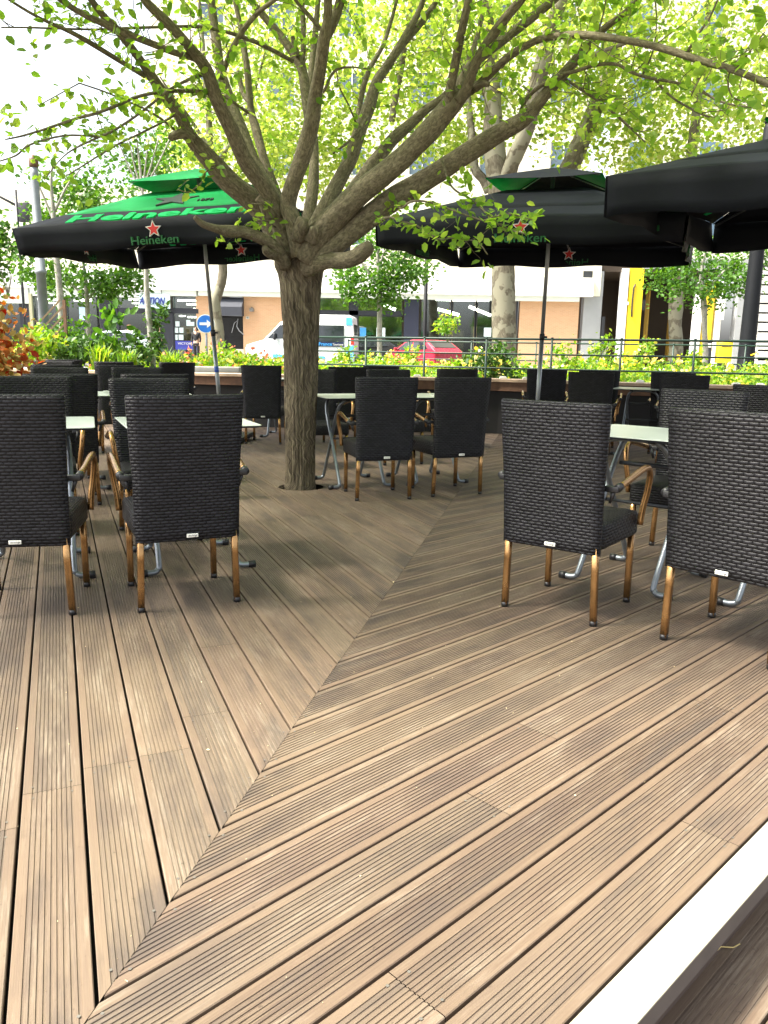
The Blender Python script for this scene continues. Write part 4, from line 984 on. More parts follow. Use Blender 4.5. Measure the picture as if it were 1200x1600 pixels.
# limb ends carried on above the picture, then an unseen shade canopy
for p, d in ENDS:
    q = p.copy(); dd = d.copy(); pts = [q.copy()]
    for k in range(9):
        dd = (dd + Vector((random.gauss(0, .18), random.gauss(0, .18), .12))).normalized(); q = q + dd * .2; pts.append(q.copy())
        for _ in range(2): twig(q, dd * .5 + Vector((random.gauss(0, .8), random.gauss(0, .8), random.gauss(.1, .6))), random.uniform(.35, .8), .003, 7)
    tw.tube(pts, [.007 * (1 - .8 * i / 9) for i in range(10)], 5)
lp_in = leafp; leafp = []
for k in range(3300):  # unseen twigs and leaves added overhead, spread so they shade the deck
    a = random.uniform(0, 6.283); rr_ = math.sqrt(random.random()) * 5.2
    p = Vector((-.9 + rr_ * math.cos(a), -.1 + rr_ * math.sin(a), 0)); yy = p.y + tr_off.y
    p.z = max(3.3, 1.5 + .41 * yy) + (5 - rr_) * .12 + random.uniform(0, 1.0)
    if yy < 2.2: continue
    twig(p, Vector((random.gauss(0, .8), random.gauss(0, .8), random.gauss(.1, .5))), random.uniform(.3, .8), .003, 8)
lp_shade = leafp; leafp = lp_in
tw.build('twigs', M['limb'], tree)
leaf_mesh('leaves', leafp, .062, M['leaf'], tree, .5, LEAF2, .5); leaf_mesh('shade_leaves', lp_shade, .12, M['leaf'], tree, .5, LEAF2, .5)
print('tree leaves', len(leafp))

# ------------------------------------------------------------------ trees in the background
def bg_tree(name, label, cat, base_px, Y, zb, limbs, crown, bark, leafm, lsize, group=None, shape=LEAF2, up=.5, seg=9, dens=1.0):
    """limbs: lists of (x px, y px, dY, width px) at depth Y+dY; crown: (x, y, rx px, ry px, dY, depth radius m, n leaves)"""
    b = at(base_px, 548, Y); base = Vector((b.x, Y, zb)); root = thing(name, label, cat, base, 0, group)
    mb = MB(); first = True
    for L in limbs:
        raw = [tuple(at(p[0], p[1], Y + p[2]) - base) + (p[3] / 2 / F_PX * Y,) for p in L]
        if first: raw = [(raw[0][0], raw[0][1], -.05, raw[0][3] * 1.15)] + raw
        s = smooth_path(raw, 5); (mb).tube([Vector(q[:3]) for q in s], [max(.004, q[3]) for q in s], seg, True, 0, True, .12, random.random() * 9)
        if first: mb.build('trunk', bark, root); mb = MB(); first = False
    if mb.v: mb.build('branches', bark, root)
    pts = []
    for x, y, rx, ry, dY, dr, n in crown:
        c = at(x, y, Y + dY) - base; k_ = Y / F_PX
        n = int(n * dens); pts.append(clump_points(c, (rx * k_, dr, ry * k_), n, max(10, n // 60)))
    leaf_mesh('leaves', np.concatenate(pts), lsize, leafm, root, up, shape)
    return root
# two big planes across the street side, mottled trunks
PL = 26.0
bg_tree('plane_tree', 'tall plane tree with thick mottled trunk behind the black parasol', 'tree', 788, PL, .3,
  [[(788, 545, 0, 38), (787, 480, 0, 36), (787, 420, 0, 34), (786, 350, 0, 33), (778, 280, 0, 33), (772, 225, 0, 32), (770, 150, 0, 24), (765, 60, 0, 18), (755, -60, 0, 12), (750, -180, 1, 5)],
   [(786, 300, 0, 24), (800, 255, -.5, 22), (822, 205, -1, 22), (838, 140, -1, 24), (852, 80, -1.2, 22), (866, 30, -1.4, 20), (882, -20, -1.6, 17), (900, -120, -1.8, 10), (930, -220, -2, 4)],
   [(868, 300, 2, 30), (890, 260, 2, 30), (908, 220, 2, 28), (925, 180, 2, 26), (940, 140, 2, 22), (968, 60, 2, 16), (1000, -40, 2, 10), (1030, -150, 2, 4)],
   [(764, 300, .5, 14), (755, 280, .5, 14), (742, 262, .5, 14), (738, 220, .5, 12), (730, 140, 1, 9), (715, 20, 1.5, 6), (700, -80, 2, 3)],
   [(612, 190, 1, 10), (618, 150, 1, 11), (625, 112, 1, 11), (632, 70, 1, 9), (640, 10, 1, 7), (645, -80, 1, 3)],
   [(838, 150, -1, 10), (875, 115, -1, 8), (930, 85, -1.5, 6), (1000, 60, -2, 4)], [(770, 160, 0, 8), (720, 110, 1, 7), (660, 70, 2, 5), (590, 30, 2, 3)]],
  [(600, 90, 120, 110, 1, 3, 2800), (720, 110, 110, 120, 2, 3, 2800), (850, 90, 120, 110, 1, 3, 2600), (960, 180, 110, 90, 2, 3, 2100), (800, -60, 300, 110, 0, 4, 4500), (560, 210, 90, 90, 3, 2, 1600), (1010, 60, 120, 80, 0, 3, 1800), (690, 240, 80, 50, 3, 2, 700)],
  M['plane_bark'], M['leaf_plane'], .14, 'plane trees along the street', LOBED)
bg_tree('plane_tree', 'slimmer plane tree with a bent mottled trunk behind the leaning parasol pole', 'tree', 342, PL + 1, .3,
  [[(342, 545, 0, 18), (340, 510, 0, 17), (335, 475, 0, 18), (343, 450, 0, 15), (348, 425, 0, 14), (345, 380, 0, 13), (335, 300, 0, 12), (328, 240, 0, 11), (326, 180, 0, 9), (318, 90, 0, 7), (310, -20, 0, 4)],
   [(332, 270, 0, 7), (365, 215, 0, 6), (395, 150, .5, 5), (420, 60, 1, 3)], [(328, 235, 0, 6), (300, 190, 0, 5), (270, 150, -.5, 4), (250, 120, -1, 2)]],
  [(400, 150, 90, 100, 1, 3, 2600), (300, 210, 80, 60, 0, 2, 1300), (470, 210, 80, 90, 1, 3, 2200), (420, 40, 90, 60, 0, 3, 1500), (340, -60, 120, 60, 0, 3, 900), (350, 260, 80, 40, 1, 2, 800)],
  M['plane_bark'], M['leaf_plane'], .125, 'plane trees along the street', LOBED)
bg_tree('plane_tree', 'plane tree with brown trunk in front of the yellow passage', 'tree', 1056, 27, .3,
  [[(1056, 548, 0, 21), (1055, 500, 0, 20), (1058, 460, 0, 22), (1062, 420, 0, 19), (1068, 350, 0, 17), (1078, 260, 0, 15), (1090, 160, 0, 12), (1105, 40, 0, 8), (1110, -80, 0, 3)],
   [(1062, 400, 0, 9), (1035, 370, 0, 8), (1010, 330, .5, 6), (990, 270, 1, 4)]],
  [(1080, 190, 120, 90, 0, 3, 2300), (1150, 90, 110, 90, 1, 3, 1800), (1180, 210, 80, 60, 1, 3, 1200), (1010, 260, 70, 50, 0, 2, 800), (1080, -60, 160, 70, 0, 3, 1400)],
  M['plane_bark'], M['leaf_plane'], .135, 'plane trees along the street', LOBED)
bg_tree('street_tree', 'small bright green tree with thin grey trunk right of the terrace tree', 'tree', 593, 21, .3,
  [[(593, 560, 0, 8), (593, 510, 0, 8), (593, 460, 0, 8), (592, 430, 0, 7), (590, 395, 0, 5), (592, 350, 0, 3)], [(593, 450, 0, 4), (575, 425, 0, 4), (555, 395, 0, 3)], [(592, 445, 0, 4), (615, 420, 0, 4), (640, 395, 0, 3)], [(592, 425, 0, 4), (600, 395, 0, 3), (620, 375, 0, 2)]],
  [(590, 420, 62, 52, 0, 1.2, 1500), (635, 435, 50, 36, -.2, .9, 800), (545, 440, 36, 30, .2, .8, 420), (600, 370, 45, 40, 0, .9, 600), (585, 460, 40, 18, 0, .8, 260)],
  M['pale_bark'], M['leaf_green'], .11, 'small street trees')
bg_tree('street_tree', 'small bright green tree beside the dark lamp post at the right', 'tree', 1100, 22, .3,
  [[(1102, 560, 0, 9), (1101, 520, 0, 8), (1100, 478, 0, 9), (1096, 440, 0, 7), (1100, 400, 0, 4), (1110, 360, 0, 2)], [(1100, 470, 0, 5), (1085, 440, 0, 4), (1060, 420, 0, 3)], [(1100, 465, 0, 5), (1125, 430, 0, 4), (1150, 410, 0, 3)]],
  [(1095, 435, 62, 42, 0, 1.2, 1500), (1040, 432, 36, 22, .3, .8, 430), (1150, 420, 50, 42, .2, 1, 800), (1080, 395, 60, 30, .3, 1, 600), (1180, 400, 30, 25, .6, .6, 260)],
  M['pale_bark'], M['leaf_green'], .11, 'small street trees')
bg_tree('young_tree', 'slender tree with pale trunk next to the grey lamp post', 'tree', 100, 17, .0,
  [[(102, 560, 0, 11), (99, 520, 0, 10), (95, 480, 0, 10), (92, 440, 0, 9), (88, 400, 0, 9), (84, 340, 0, 7), (80, 290, 0, 5), (82, 250, 0, 2)], [(86, 330, 0, 4), (105, 290, 0, 3), (125, 265, 0, 2)], [(84, 345, 0, 4), (65, 300, 0, 3), (55, 280, 0, 2)]],
  [(105, 330, 60, 50, .5, 1, 700), (160, 300, 60, 50, 1.2, 1.2, 900), (210, 265, 70, 40, 2, 1.2, 700), (60, 360, 40, 30, .5, .8, 360), (80, 270, 40, 25, 0, .8, 120), (260, 235, 60, 40, 2.5, 1, 500)],
  M['pale_bark'], M['leaf_green'], .10, 'young trees behind the deck')
bg_tree('young_tree', 'leafy small tree spreading under the green parasol edge', 'tree', 138, 18, .1,
  [[(140, 560, 0, 7), (138, 520, 0, 7), (136, 480, 0, 7), (134, 440, 0, 6), (130, 410, 0, 4)], [(136, 470, 0, 4), (160, 440, 0, 3), (190, 425, 0, 2)], [(135, 465, 0, 4), (105, 440, 0, 3), (70, 425, 0, 2)]],
  [(130, 435, 65, 34, 0, 1, 1100), (190, 445, 40, 26, .2, .8, 620), (75, 425, 45, 28, .2, .8, 520), (215, 430, 20, 30, .3, .5, 240)],
  M['pale_bark'], M['leaf_green'], .10, 'young trees behind the deck')
bg_tree('young_tree', 'bare pale stem wrapped with ivy leaves under the parasol corner', 'tree', 238, 15.5, .0,
  [[(239, 570, 0, 9), (236, 530, 0, 9), (232, 490, 0, 9), (229, 450, 0, 8), (228, 410, 0, 7), (225, 340, 0, 5), (220, 270, 0, 3), (212, 210, 0, 2)]] + [[(222, 300, 0, 3), (222 + dx * .5, 262, 0, 2.4), (222 + dx, 215, 0, 1.6)] for dx in (-40, -22, -8, 10, 26, 44)],
  [(233, 540, 22, 34, 0, .35, 420), (243, 490, 16, 20, 0, .3, 160), (215, 230, 60, 50, .3, .6, 160)],
  M['pale_bark'], M['leaf_dark'], .10, 'young trees behind the deck')

# ------------------------------------------------------------------ shrubs, beds, hedge
def shrub(name, label, cat, c, r, n, lsize, mat, stem=True, group=None, up=.3, k=None, extra=None):
    root = thing(name, label, cat, (c[0], c[1], c[2] - r[2]), 0, group)
    P = clump_points((0, 0, r[2]), r, n, k or max(10, n // 45), .26)
    P[:, 2] = np.maximum(P[:, 2], .02)
    leaf_mesh('leaves', P, lsize, mat, root, up)
    if stem:
        mb = MB()
        for q in range(6):
            a = q * 1.05; mb.tube([(0, 0, 0), (r[0] * .3 * math.cos(a), r[1] * .3 * math.sin(a), r[2] * .8), (r[0] * .6 * math.cos(a), r[1] * .6 * math.sin(a), r[2] * 1.4)], [.014, .01, .004], 5)
        mb.build('stems', M['pale_bark'], root)
    if extra: leaf_mesh('flowers', clump_points((0, 0, r[2] * 1.1), (r[0], r[1], r[2] * .9), extra[1], extra[1] // 3, .2), extra[2], extra[0], root, .2, LOBED)['kind'] = 'stuff'
    return root
p = at(0, 515, 8.7); shrub('red_leaved_shrub', 'shrub with red and orange young leaves at the left picture edge', 'shrub', (p.x - .30, 8.7, 1.08), (.50, .5, .62), 1500, .085, M['leaf_red'], k=40)
p = at(14, 450, 8.7); 
for (x, y, w, h, Y, n, mat, ls, lab, nm) in [
    (150, 552, 58, 26, 14.6, 800, 'leaf_dark', .10, 'dark green shrub between the lamp post and the pale stem', 'shrub'),
    (112, 535, 26, 34, 15.2, 600, 'leaf_green', .10, 'green shrub climbing beside the lattice panel', 'shrub'),
    (70, 545, 26, 30, 14.2, 420, 'leaf_bed', .09, 'light green plant with yellow blooms by the lamp post foot', 'flowering_plant'),
    (205, 558, 32, 22, 14.4, 420, 'leaf_dark', .09, 'low dark shrub left of the ivy wrapped stem', 'shrub'),
    (30, 560, 26, 24, 13.6, 320, 'leaf_bed', .08, 'yellowish low plant behind the red leaved shrub', 'flowering_plant'),
    (8, 400, 40, 60, 24, 900, 'leaf_green', .16, 'distant tall bush at the left picture edge below the parasol tip', 'bush')]:
    c = at(x, y, Y); kk = Y / F_PX
    shrub(nm, lab, 'shrub', (c.x, Y, c.z), (w * kk, .5, h * kk), n, ls, M[mat], extra=(M['petal'], 24, .07) if nm == 'flowering_plant' else None)
# upright laurel
c = at(182, 560, 14.2); root = thing('laurel_shoot', 'tall laurel shoot with big upright glossy leaves', 'plant', (c.x, 14.2, .3))
mb = MB(); mb.tube([(0, 0, 0), (.02, 0, .7), (-.02, 0, 1.45)], [.012, .009, .004], 6); mb.build('stem', M['pale_bark'], root)
P = [(random.gauss(0, .07 + .07 * (k % 3)), random.gauss(0, .10), random.uniform(.6, 1.5)) for k in range(130)]; leaf_mesh('leaves', P, .15, M['leaf_green'], root, .1, LEAF2, -1.6)
# grass tufts
def tuft(label, x, y, Y, n, h, mat, name='grass_tuft'):
    c = at(x, y, Y); mb = MB()
    for k in range(n):
        a = random.uniform(0, 6.283); sp = random.uniform(.05, .6) * h; hh = h * random.uniform(.6, 1.1); b0 = Vector((random.gauss(0, .06), random.gauss(0, .06), 0)); d = Vector((math.cos(a), math.sin(a), 0)); s = Vector((-d.y, d.x, 0)) * .012
        p1 = b0 + d * sp * .4 + Vector((0, 0, hh * .7)); p2 = b0 + d * sp + Vector((0, 0, hh * random.uniform(.75, 1.0)))
        mb.add([b0 - s, b0 + s, p1 + s * .8, p1 - s * .8, p2], [(0, 1, 2, 3), (3, 2, 4)])
    o = mb.build(name, mat); o.location = c; return tag(o, label, 'grass tuft')
tuft('tuft of arching grass blades left of the parasol pole', 268, 583, 12.9, 90, .42, M['leaf_bed'])
tuft('second tuft of fine grass beside the ivy wrapped stem', 200, 582, 13.2, 120, .40, M['leaf_bed'])
tuft('fine feathery grass in front of the dark shrub', 158, 578, 13.6, 120, .45, M['leaf_bed'])
def bed(name, label, x0, x1, Y0_, Y1_, z0, z1, n, mat, flw, petal, ls=.085):
    root = thing(name, label, 'flower bed', ((x0 + x1) / 2, (Y0_ + Y1_) / 2, z0))
    U = rng.uniform(0, 1, (n, 3)); X = (U[:, 0] - .5) * (x1 - x0); Yv = (U[:, 1] - .5) * (Y1_ - Y0_)
    hz = np.array([(.72 + .30 * noise.noise(Vector((a * .9, b * .9, 3))) + .22 * noise.noise(Vector((a * 3.1, b * 3.1, 9)))) for a, b in zip(X, Yv)]) * (z1 - z0)
    Z = hz * (U[:, 2] ** .45)
    o = leaf_mesh('foliage', np.stack([X, Yv, Z], 1), ls, mat, root, .35); o['kind'] = 'stuff'
    m_ = flw; U = rng.uniform(0, 1, (m_, 2)); X = (U[:, 0] - .5) * (x1 - x0); Yv = (U[:, 1] - .5) * (Y1_ - Y0_)
    P = []
    for a, b in zip(X, Yv):
        h_ = (.76 + .30 * noise.noise(Vector((a * .9, b * .9, 3))) + .22 * noise.noise(Vector((a * 3.1, b * 3.1, 9)))) * (z1 - z0) * random.uniform(.7, 1.08)
        for _ in range(5): P.append((a + random.gauss(0, .02), b + random.gauss(0, .02), h_ + random.gauss(0, .015)))
    o = leaf_mesh('blossoms', P, .06, petal, root, .3, LOBED); o['kind'] = 'stuff'
    return root
bed('rose_bed', 'rose bed with yellow blooms behind the green railing', -1.6, 9.0, 14.6, 18.2, .0, 1.22, 20000, M['leaf_bed'], 300, M['petal'])
bed('rose_bed', 'low flower bed with reddish tips between the pale stem and the tree trunk', -6.2, -1.7, 16.2, 19.5, .0, 1.25, 11000, M['leaf_bed'], 170, M['petal_pink'])
bed('rose_bed', 'strip of low green foliage beside the parasol pole, behind a stone kerb', -4.7, -2.2, 14.6, 15.8, .0, .82, 3200, M['leaf_bed'], 60, M['petal'])
mb = MB(); mb.box((0, 0, 0), (1.3, .22, .18), None, 0, .02); o = mb.build('stone_kerb', plain('pale_stone', (.20, .195, .18), .85, scale=8)); p = at(318, 576, 14.2); o.location = (p.x, 14.2, p.z - .05); tag(o, 'pale stone kerb edging the flower bed near the parasol pole', 'kerb')
shrub('rose_bush', 'dark leaved rose bush with big yellow blooms left of the pole', 'bush', (at(775, 560, 14.3).x, 14.3, .95), (.5, .3, .35), 700, .085, M['leaf_dark'], extra=(M['petal'], 30, .10))
for k, (x, y, s) in enumerate([(700, 500, .25), (940, 534, .27), (1012, 532, .2), (540, 552, .25), (640, 552, .25), (1085, 548, .22), (880, 545, .3)]):
    c = at(x, y + 14, 17.2)
    lab = ['airy pale shrub before the big plane trunk', 'bushy clump rising by the grey wall', 'clump in front of the yellow pillar', 'clump below the white van rear', 'clump before the red car bonnet', 'clump before the yellow passage trunk', 'clump beside the orange brick end'][k]
    shrub('flower_clump', lab, 'plant', (c.x, 17.2, c.z), (s, s, s * 1.1), 240, .08, M['leaf_bed'], extra=(M['petal'], 9, .06))
# ------------------------------------------------------------------ buildings across the street
BY = 45.0
def part(root, m_, name, mat, parent=None):
    off = root.location; m_.v = [(x - off.x, y - off.y, z - off.z) for x, y, z in m_.v]
    return m_.build(name, mat, parent or root)
def fb(m_, x0, y0, x1, y1, front=0.0, depth=.2, mi=0, Yb=BY):
    a = at(x0, y1, Yb); b = at(x1, y0, Yb); z0, z1 = a.z, b.z
    m_.box(((a.x + b.x) / 2, Yb - front + depth / 2, (z0 + z1) / 2), (b.x - a.x, depth, z1 - z0), None, mi)
shop = thing('shop_building', 'long pale shop building with white fascia and dark shop windows across the street', 'building', (-6, BY, .44))
plaster = plain('pale_plaster', (.74, .70, .56), .85, var=.05, scale=.6); mint = plain('pale_fascia', (.68, .73, .66), .6, var=.04, scale=.8)
brickm = mat_brick('orange_brick', (.60, .35, .19), (.55, .31, .165), (.58, .40, .26)); greyp = plain('grey_plaster', (.30, .31, .31), .85, var=.08, scale=1)
darkf = plain('black_shopfront', (.016, .018, .026), .45); navy = plain('navy_panel', (.012, .016, .035), .5)
glass = mat_glass('shop_glass', (.55, .62, .62), .22)
m_ = MB(); fb(m_, 250, -120, 940, 412, 0, .6); fb(m_, -700, 292, 250, 412, 0, .6); fb(m_, -700, 412, 940, 437, .12, .7); part(shop, m_, 'upper_wall', plaster)
m_ = MB(); fb(m_, -700, 435.5, 925, 438.5, .5, .5); part(shop, m_, 'cornice', M['white'])
m_ = MB()
for a, b in ((-700, 47), (51, 254), (256, 308), (312, 905)): fb(m_, a, 439, b, 462.5, .35, .45)
# rounded end of the fascia
c0 = at(905, 439, BY); c1 = at(905, 462.5, BY); c2 = at(926, 439, BY)
poly = [(0, 0), (c2.x - c0.x, 0)] + [((c2.x - c0.x) * (1 - math.sin(t)), -(c0.z - c1.z) * (1 - math.cos(t)) if False else -(c0.z - c1.z) * math.sin(t)) for t in [.4, .8, 1.2, 1.57]]
m_.prism(poly, Matrix(((1, 0, 0, c0.x), (0, 0, 1, BY - .35), (0, 1, 0, c0.z), (0, 0, 0, 1))), .45)
part(shop, m_, 'fascia', mint)
for a, b in ((309, 342), (381, 496), (808, 906)):
    m_ = MB(); fb(m_, a, 463, b, 572, .0, .5); part(shop, m_, 'brick_wall', brickm)
m_ = MB(); fb(m_, 906, 463, 941, 572, .05, .6); fb(m_, 926, 424, 944, 463, .05, .6); part(shop, m_, 'grey_wall', greyp)
m_ = MB(); fb(m_, 910, 424, 925, 434, .16, .1); part(shop, m_, 'dark_vent', M['dark'])
# shop interiors: floor, back wall, shelves, light strips
inter = plain('shop_interior_wall', (.20, .18, .15), .8); warm = plain('fluorescent_strip', (1.0, .90, .70), .5, emit=6.0)
m_ = MB()
for a, b in ((-700, 309), (496, 808)):
    A, B = at(a, 463, BY), at(b, 463, BY)
    m_.box(((A.x + B.x) / 2, BY + 9, 2.2), (B.x - A.x, .2, 4.4)); m_.box(((A.x + B.x) / 2, BY + 4.6, 4.42), (B.x - A.x, 9, .08)); m_.box(((A.x + B.x) / 2, BY + 4.6, .40), (B.x - A.x, 9, .08))
    for X in (A.x + .05, B.x - .05): m_.box((X, BY + 4.6, 2.4), (.1, 9, 4.0))
part(shop, m_, 'interior', inter)
for (a, b, y, dy) in ((46, 84, 466, 1), (118, 134, 466, 1), (138, 161, 470, 2), (138, 161, 476, 2.2), (138, 161, 481, 2.6), (192, 221, 466, 1), (192, 221, 471, 1.6), (192, 221, 476, 2.2), (270, 309, 468, 1), (280, 309, 473, 1.6), (286, 309, 479, 2.4), (258, 268, 490, 3), (272, 308, 492, 3), (100, 128, 467, 1.4), (60, 84, 474, 2), (60, 84, 471, 1.4), (683, 768, 467, 1)):
    m_ = MB(); fb(m_, a, y - .9, b, y + .9, -dy, .12); part(shop, m_, 'light_strip', warm)
for (x0, y0, x1, y1, d0, d1) in ((684, 483, 717, 492, 1.0, 6.0), (733, 479, 767, 493, 1.0, 6.0), (590, 472, 618, 484, .8, 4)):
    a, b = at(x0, y0, BY + d0), at(x1, y1, BY + d0); m_ = MB(); m_.tube([a, b], .09, 6); part(shop, m_, 'light_strip', warm)
for k in range(14):
    x0 = random.choice([random.uniform(-40, 290), random.uniform(520, 790)]); w = random.uniform(10, 30)
    m_ = MB(); fb(m_, x0, random.uniform(500, 515), min(x0 + w, 805), 560, -random.uniform(2.5, 6), .7)
    part(shop, m_, 'goods_shelf', plain('goods', random.choice([(.25, .10, .07), (.10, .14, .22), (.30, .26, .18), (.12, .12, .12), (.28, .22, .10), (.06, .10, .07)]), .7, var=.5, scale=4))
# window panes with frames
for (a, b, y0, y1) in ((-200, -110, 464, 560), (-105, -10, 464, 560), (-6, 36, 464, 560), (52, 100, 464, 560), (104, 160, 464, 560), (184, 222, 464, 482), (184, 254, 489, 560), (270, 309, 464, 482), (272, 309, 489, 560), (498, 545, 466, 486), (498, 545, 492, 560), (560, 628, 466, 486), (560, 628, 494, 560), (657, 703, 468, 560), (706, 742, 468, 560), (744, 806, 468, 560)):
    m_ = MB(); fb(m_, a, y0, b, y1, -.10, .02); w = part(shop, m_, 'window', glass)
    m_ = MB()
    for r_ in ((a - 1, y0 - 1, b + 1, y0), (a - 1, y1, b + 1, y1 + 1), (a - 1.2, y0, a, y1), (b, y0, b + 1.2, y1)): fb(m_, *r_, -.02, .14)
    part(shop, m_, 'window_frame', darkf, w)
for r_ in ((161, 463, 184, 560), (184, 483, 310, 488), (36, 463, 52, 560), (254, 488, 270, 560), (545, 463, 560, 560), (498, 486.5, 630, 491.5), (498, 463, 630, 465), (496, 463, 498, 560), (655, 463, 808, 467)): m_ = MB(); fb(m_, *r_, .02, .2); part(shop, m_, 'shopfront_frame', darkf)
m_ = MB(); fb(m_, 630, 463, 655, 560, .25, .4); part(shop, m_, 'navy_column', navy)
# awning and black door panel
m_ = MB(); A, B = at(342, 464, BY), at(381, 464, BY); C = at(342, 480, BY).z; D = at(342, 494, BY).z
for (pa, pb) in (((A.z, .02), (C, .75)), ((C, .75), (D, .75))):
    m_.add([(A.x, BY - pb[1], pb[0]), (B.x, BY - pb[1], pb[0]), (B.x, BY - pa[1], pa[0]), (A.x, BY - pa[1], pa[0])], [(0, 1, 2, 3)])
for X in (A.x, B.x): m_.add([(X, BY - .02, A.z), (X, BY - .75, C), (X, BY - .75, D), (X, BY - .02, D)], [(0, 1, 2, 3)])
aw = part(shop, m_, 'awning', plain('black_awning', (.030, .034, .045), .7))
m_ = MB(); fb(m_, 341, 494, 381, 545, -.05, .15); part(shop, m_, 'black_panel', plain('glossy_black_panel', (.008, .008, .009), .15))
m_ = MB(); P = [at(x, y, BY - .06) for x, y in ((372, 498), (370, 510), (374, 517), (381, 523))]; m_.tube(P, .03, 5); P = [at(x, y, BY - .06) for x, y in ((362, 520), (366, 505), (372, 500))]; m_.tube(P, .02, 5); part(shop, m_, 'pale_drawing', plain('pale_line', (.3, .31, .33), .6))
m_ = MB(); fb(m_, 391, 482, 397, 487, .25, .25); fb(m_, 393, 480, 394.5, 483, .15, .15); part(shop, m_, 'wall_lamp', plain('lamp_grey', (.18, .17, .15), .6))
m_ = MB(); fb(m_, 384.5, 494.5, 389.5, 498.5, .03, .03); nb = part(shop, m_, 'number_plate', M['offwhite'])
def ftext(root, s, x, y, size, width_px, mat, name, Yb, shear=0.0, bold=0.0, parent=None, front=.03):
    c = at(x, y, Yb); c.y = Yb - front; c -= root.location
    return text_mesh(s, size, frame(c, (1, 0, 0), (0, 0, 1)), mat, parent or root, name, .012, bold=bold, shear=shear, width=width_px * Yb / F_PX)
navyp = plain('navy_lettering', (.015, .03, .18), .5)
ftext(shop, '45', 387, 496.5, .12, 3, M['dark'], 'number', BY, parent=nb, front=.05)
m_ = MB(); fb(m_, 214, 440, 254, 457.5, .39, .05); s1 = part(shop, m_, 'sign_board', M['white']); ftext(shop, 'ACTION', 232, 447, .34, 33, navyp, 'sign_lettering', BY, .25, .012, s1, .42)
m_ = MB(); fb(m_, 222, 461, 268.5, 482, .45, .06); s2 = part(shop, m_, 'sign_board', plain('pale_blue_board', (.52, .68, .76), .5)); ftext(shop, 'ACTION', 241, 471.5, .50, 40, navyp, 'sign_lettering', BY, .3, .02, s2, .48)
NOTE = [plain('notice_paper', (.55, .66, .66), .7), plain('pale_blue_notice', (.45, .62, .75), .7), plain('blue_notice', (.05, .28, .6), .6)]
for (x, y, w, h, c) in ((274, 502, 6, 8, 0), (291, 500, 6, 9, 0), (273, 512, 5, 8, 0), (280, 512, 6, 8, 0), (279, 523, 7, 8, 0), (272, 523, 5, 8, 0), (297, 503, 6, 6, 0), (302, 512, 6, 8, 0), (124, 480, 10, 20, 1)): m_ = MB(); fb(m_, x, y, x + w, y + h, -.04, .02); part(shop, m_, 'window_notice', NOTE[c])
m_ = MB(); fb(m_, 273, 533, 309, 546, -.03, .03); bn = part(shop, m_, 'blue_banner', plain('royal_blue', (.03, .04, .30), .6)); ftext(shop, 'VICTORIA', 291, 537, .16, 26, M['whitep'], 'banner_lettering', BY, parent=bn, front=0.0)
for k, (x, y, w, h) in enumerate(((562, 512, 10, 22), (588, 512, 8, 18), (597, 512, 5, 20), (756, 512, 12, 14))): m_ = MB(); fb(m_, x, y, x + w, y + h, -.04, .02); part(shop, m_, 'window_notice', NOTE[2 if k == 0 else 0])
# upper storeys of the block with windows (behind the foliage)
for r_ in range(4):
    for c in range(2, 8):
        x = 60 + c * 110 + 30; y = 330 - r_ * 108
        m_ = MB(); fb(m_, x, y, x + 40, y + 52, .03, .05); w = part(shop, m_, 'upper_window', plain('upper_pane', (.10, .14, .17), .15) if (r_ == 0 and c == 2) else bpy.data.materials['upper_pane'])
        m_ = MB()
        for q in ((x - 2, y - 2, x + 42, y), (x - 2, y + 52, x + 42, y + 55), (x - 2, y, x, y + 52), (x + 40, y, x + 42, y + 52), (x + 19, y, x + 21, y + 52)): fb(m_, *q, .08, .1)
        part(shop, m_, 'window_frame', M['white'], w)

# building on the right with the yellow passage
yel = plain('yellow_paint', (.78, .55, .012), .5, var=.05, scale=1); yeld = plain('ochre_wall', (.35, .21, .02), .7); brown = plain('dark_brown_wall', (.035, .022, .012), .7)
pas = thing('passage_building', 'building with bright yellow pillars round a dark passage at the right', 'building', (17, BY, .44))
m_ = MB(); fb(m_, 944, -120, 2300, 405, .0, .6); part(pas, m_, 'upper_wall', plaster)
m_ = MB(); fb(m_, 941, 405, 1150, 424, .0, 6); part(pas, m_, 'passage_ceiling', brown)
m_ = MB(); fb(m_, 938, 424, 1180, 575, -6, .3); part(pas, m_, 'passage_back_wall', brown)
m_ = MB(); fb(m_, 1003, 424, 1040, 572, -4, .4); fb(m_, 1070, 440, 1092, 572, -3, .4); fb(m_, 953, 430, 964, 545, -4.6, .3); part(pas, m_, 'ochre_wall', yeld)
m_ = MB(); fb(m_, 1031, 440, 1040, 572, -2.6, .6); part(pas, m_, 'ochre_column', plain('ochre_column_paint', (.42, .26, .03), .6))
m_ = MB(); fb(m_, 972, 420, 1005, 575, .25, .6); yp = part(pas, m_, 'yellow_pillar', yel)
m_ = MB(); fb(m_, 970, 420, 972, 575, .28, .6); part(pas, m_, 'pillar_edge', M['white'], yp)
m_ = MB(); m_.tube([at(x, y, BY - .30) for x, y in ((993, 444), (990, 450), (988, 470), (987, 485), (987, 495))], .045, 5); part(pas, m_, 'dark_ornament', plain('dark_bronze_line', (.03, .025, .02), .5), yp)
m_ = MB(); fb(m_, 976.5, 472, 980, 477, .29, .05); part(pas, m_, 'small_plate', M['offwhite'], yp)
m_ = MB(); fb(m_, 1003, 468, 1011, 484, -.2, .1); part(pas, m_, 'dark_sign', M['dark'])
m_ = MB(); fb(m_, 936, 495, 945, 560, .10, .3); bn = part(pas, m_, 'dark_banner', M['dark']); ftext(pas, 'PASS PARC', 940, 520, .14, 1, M['offwhite'], 'banner_lettering', BY) if False else None
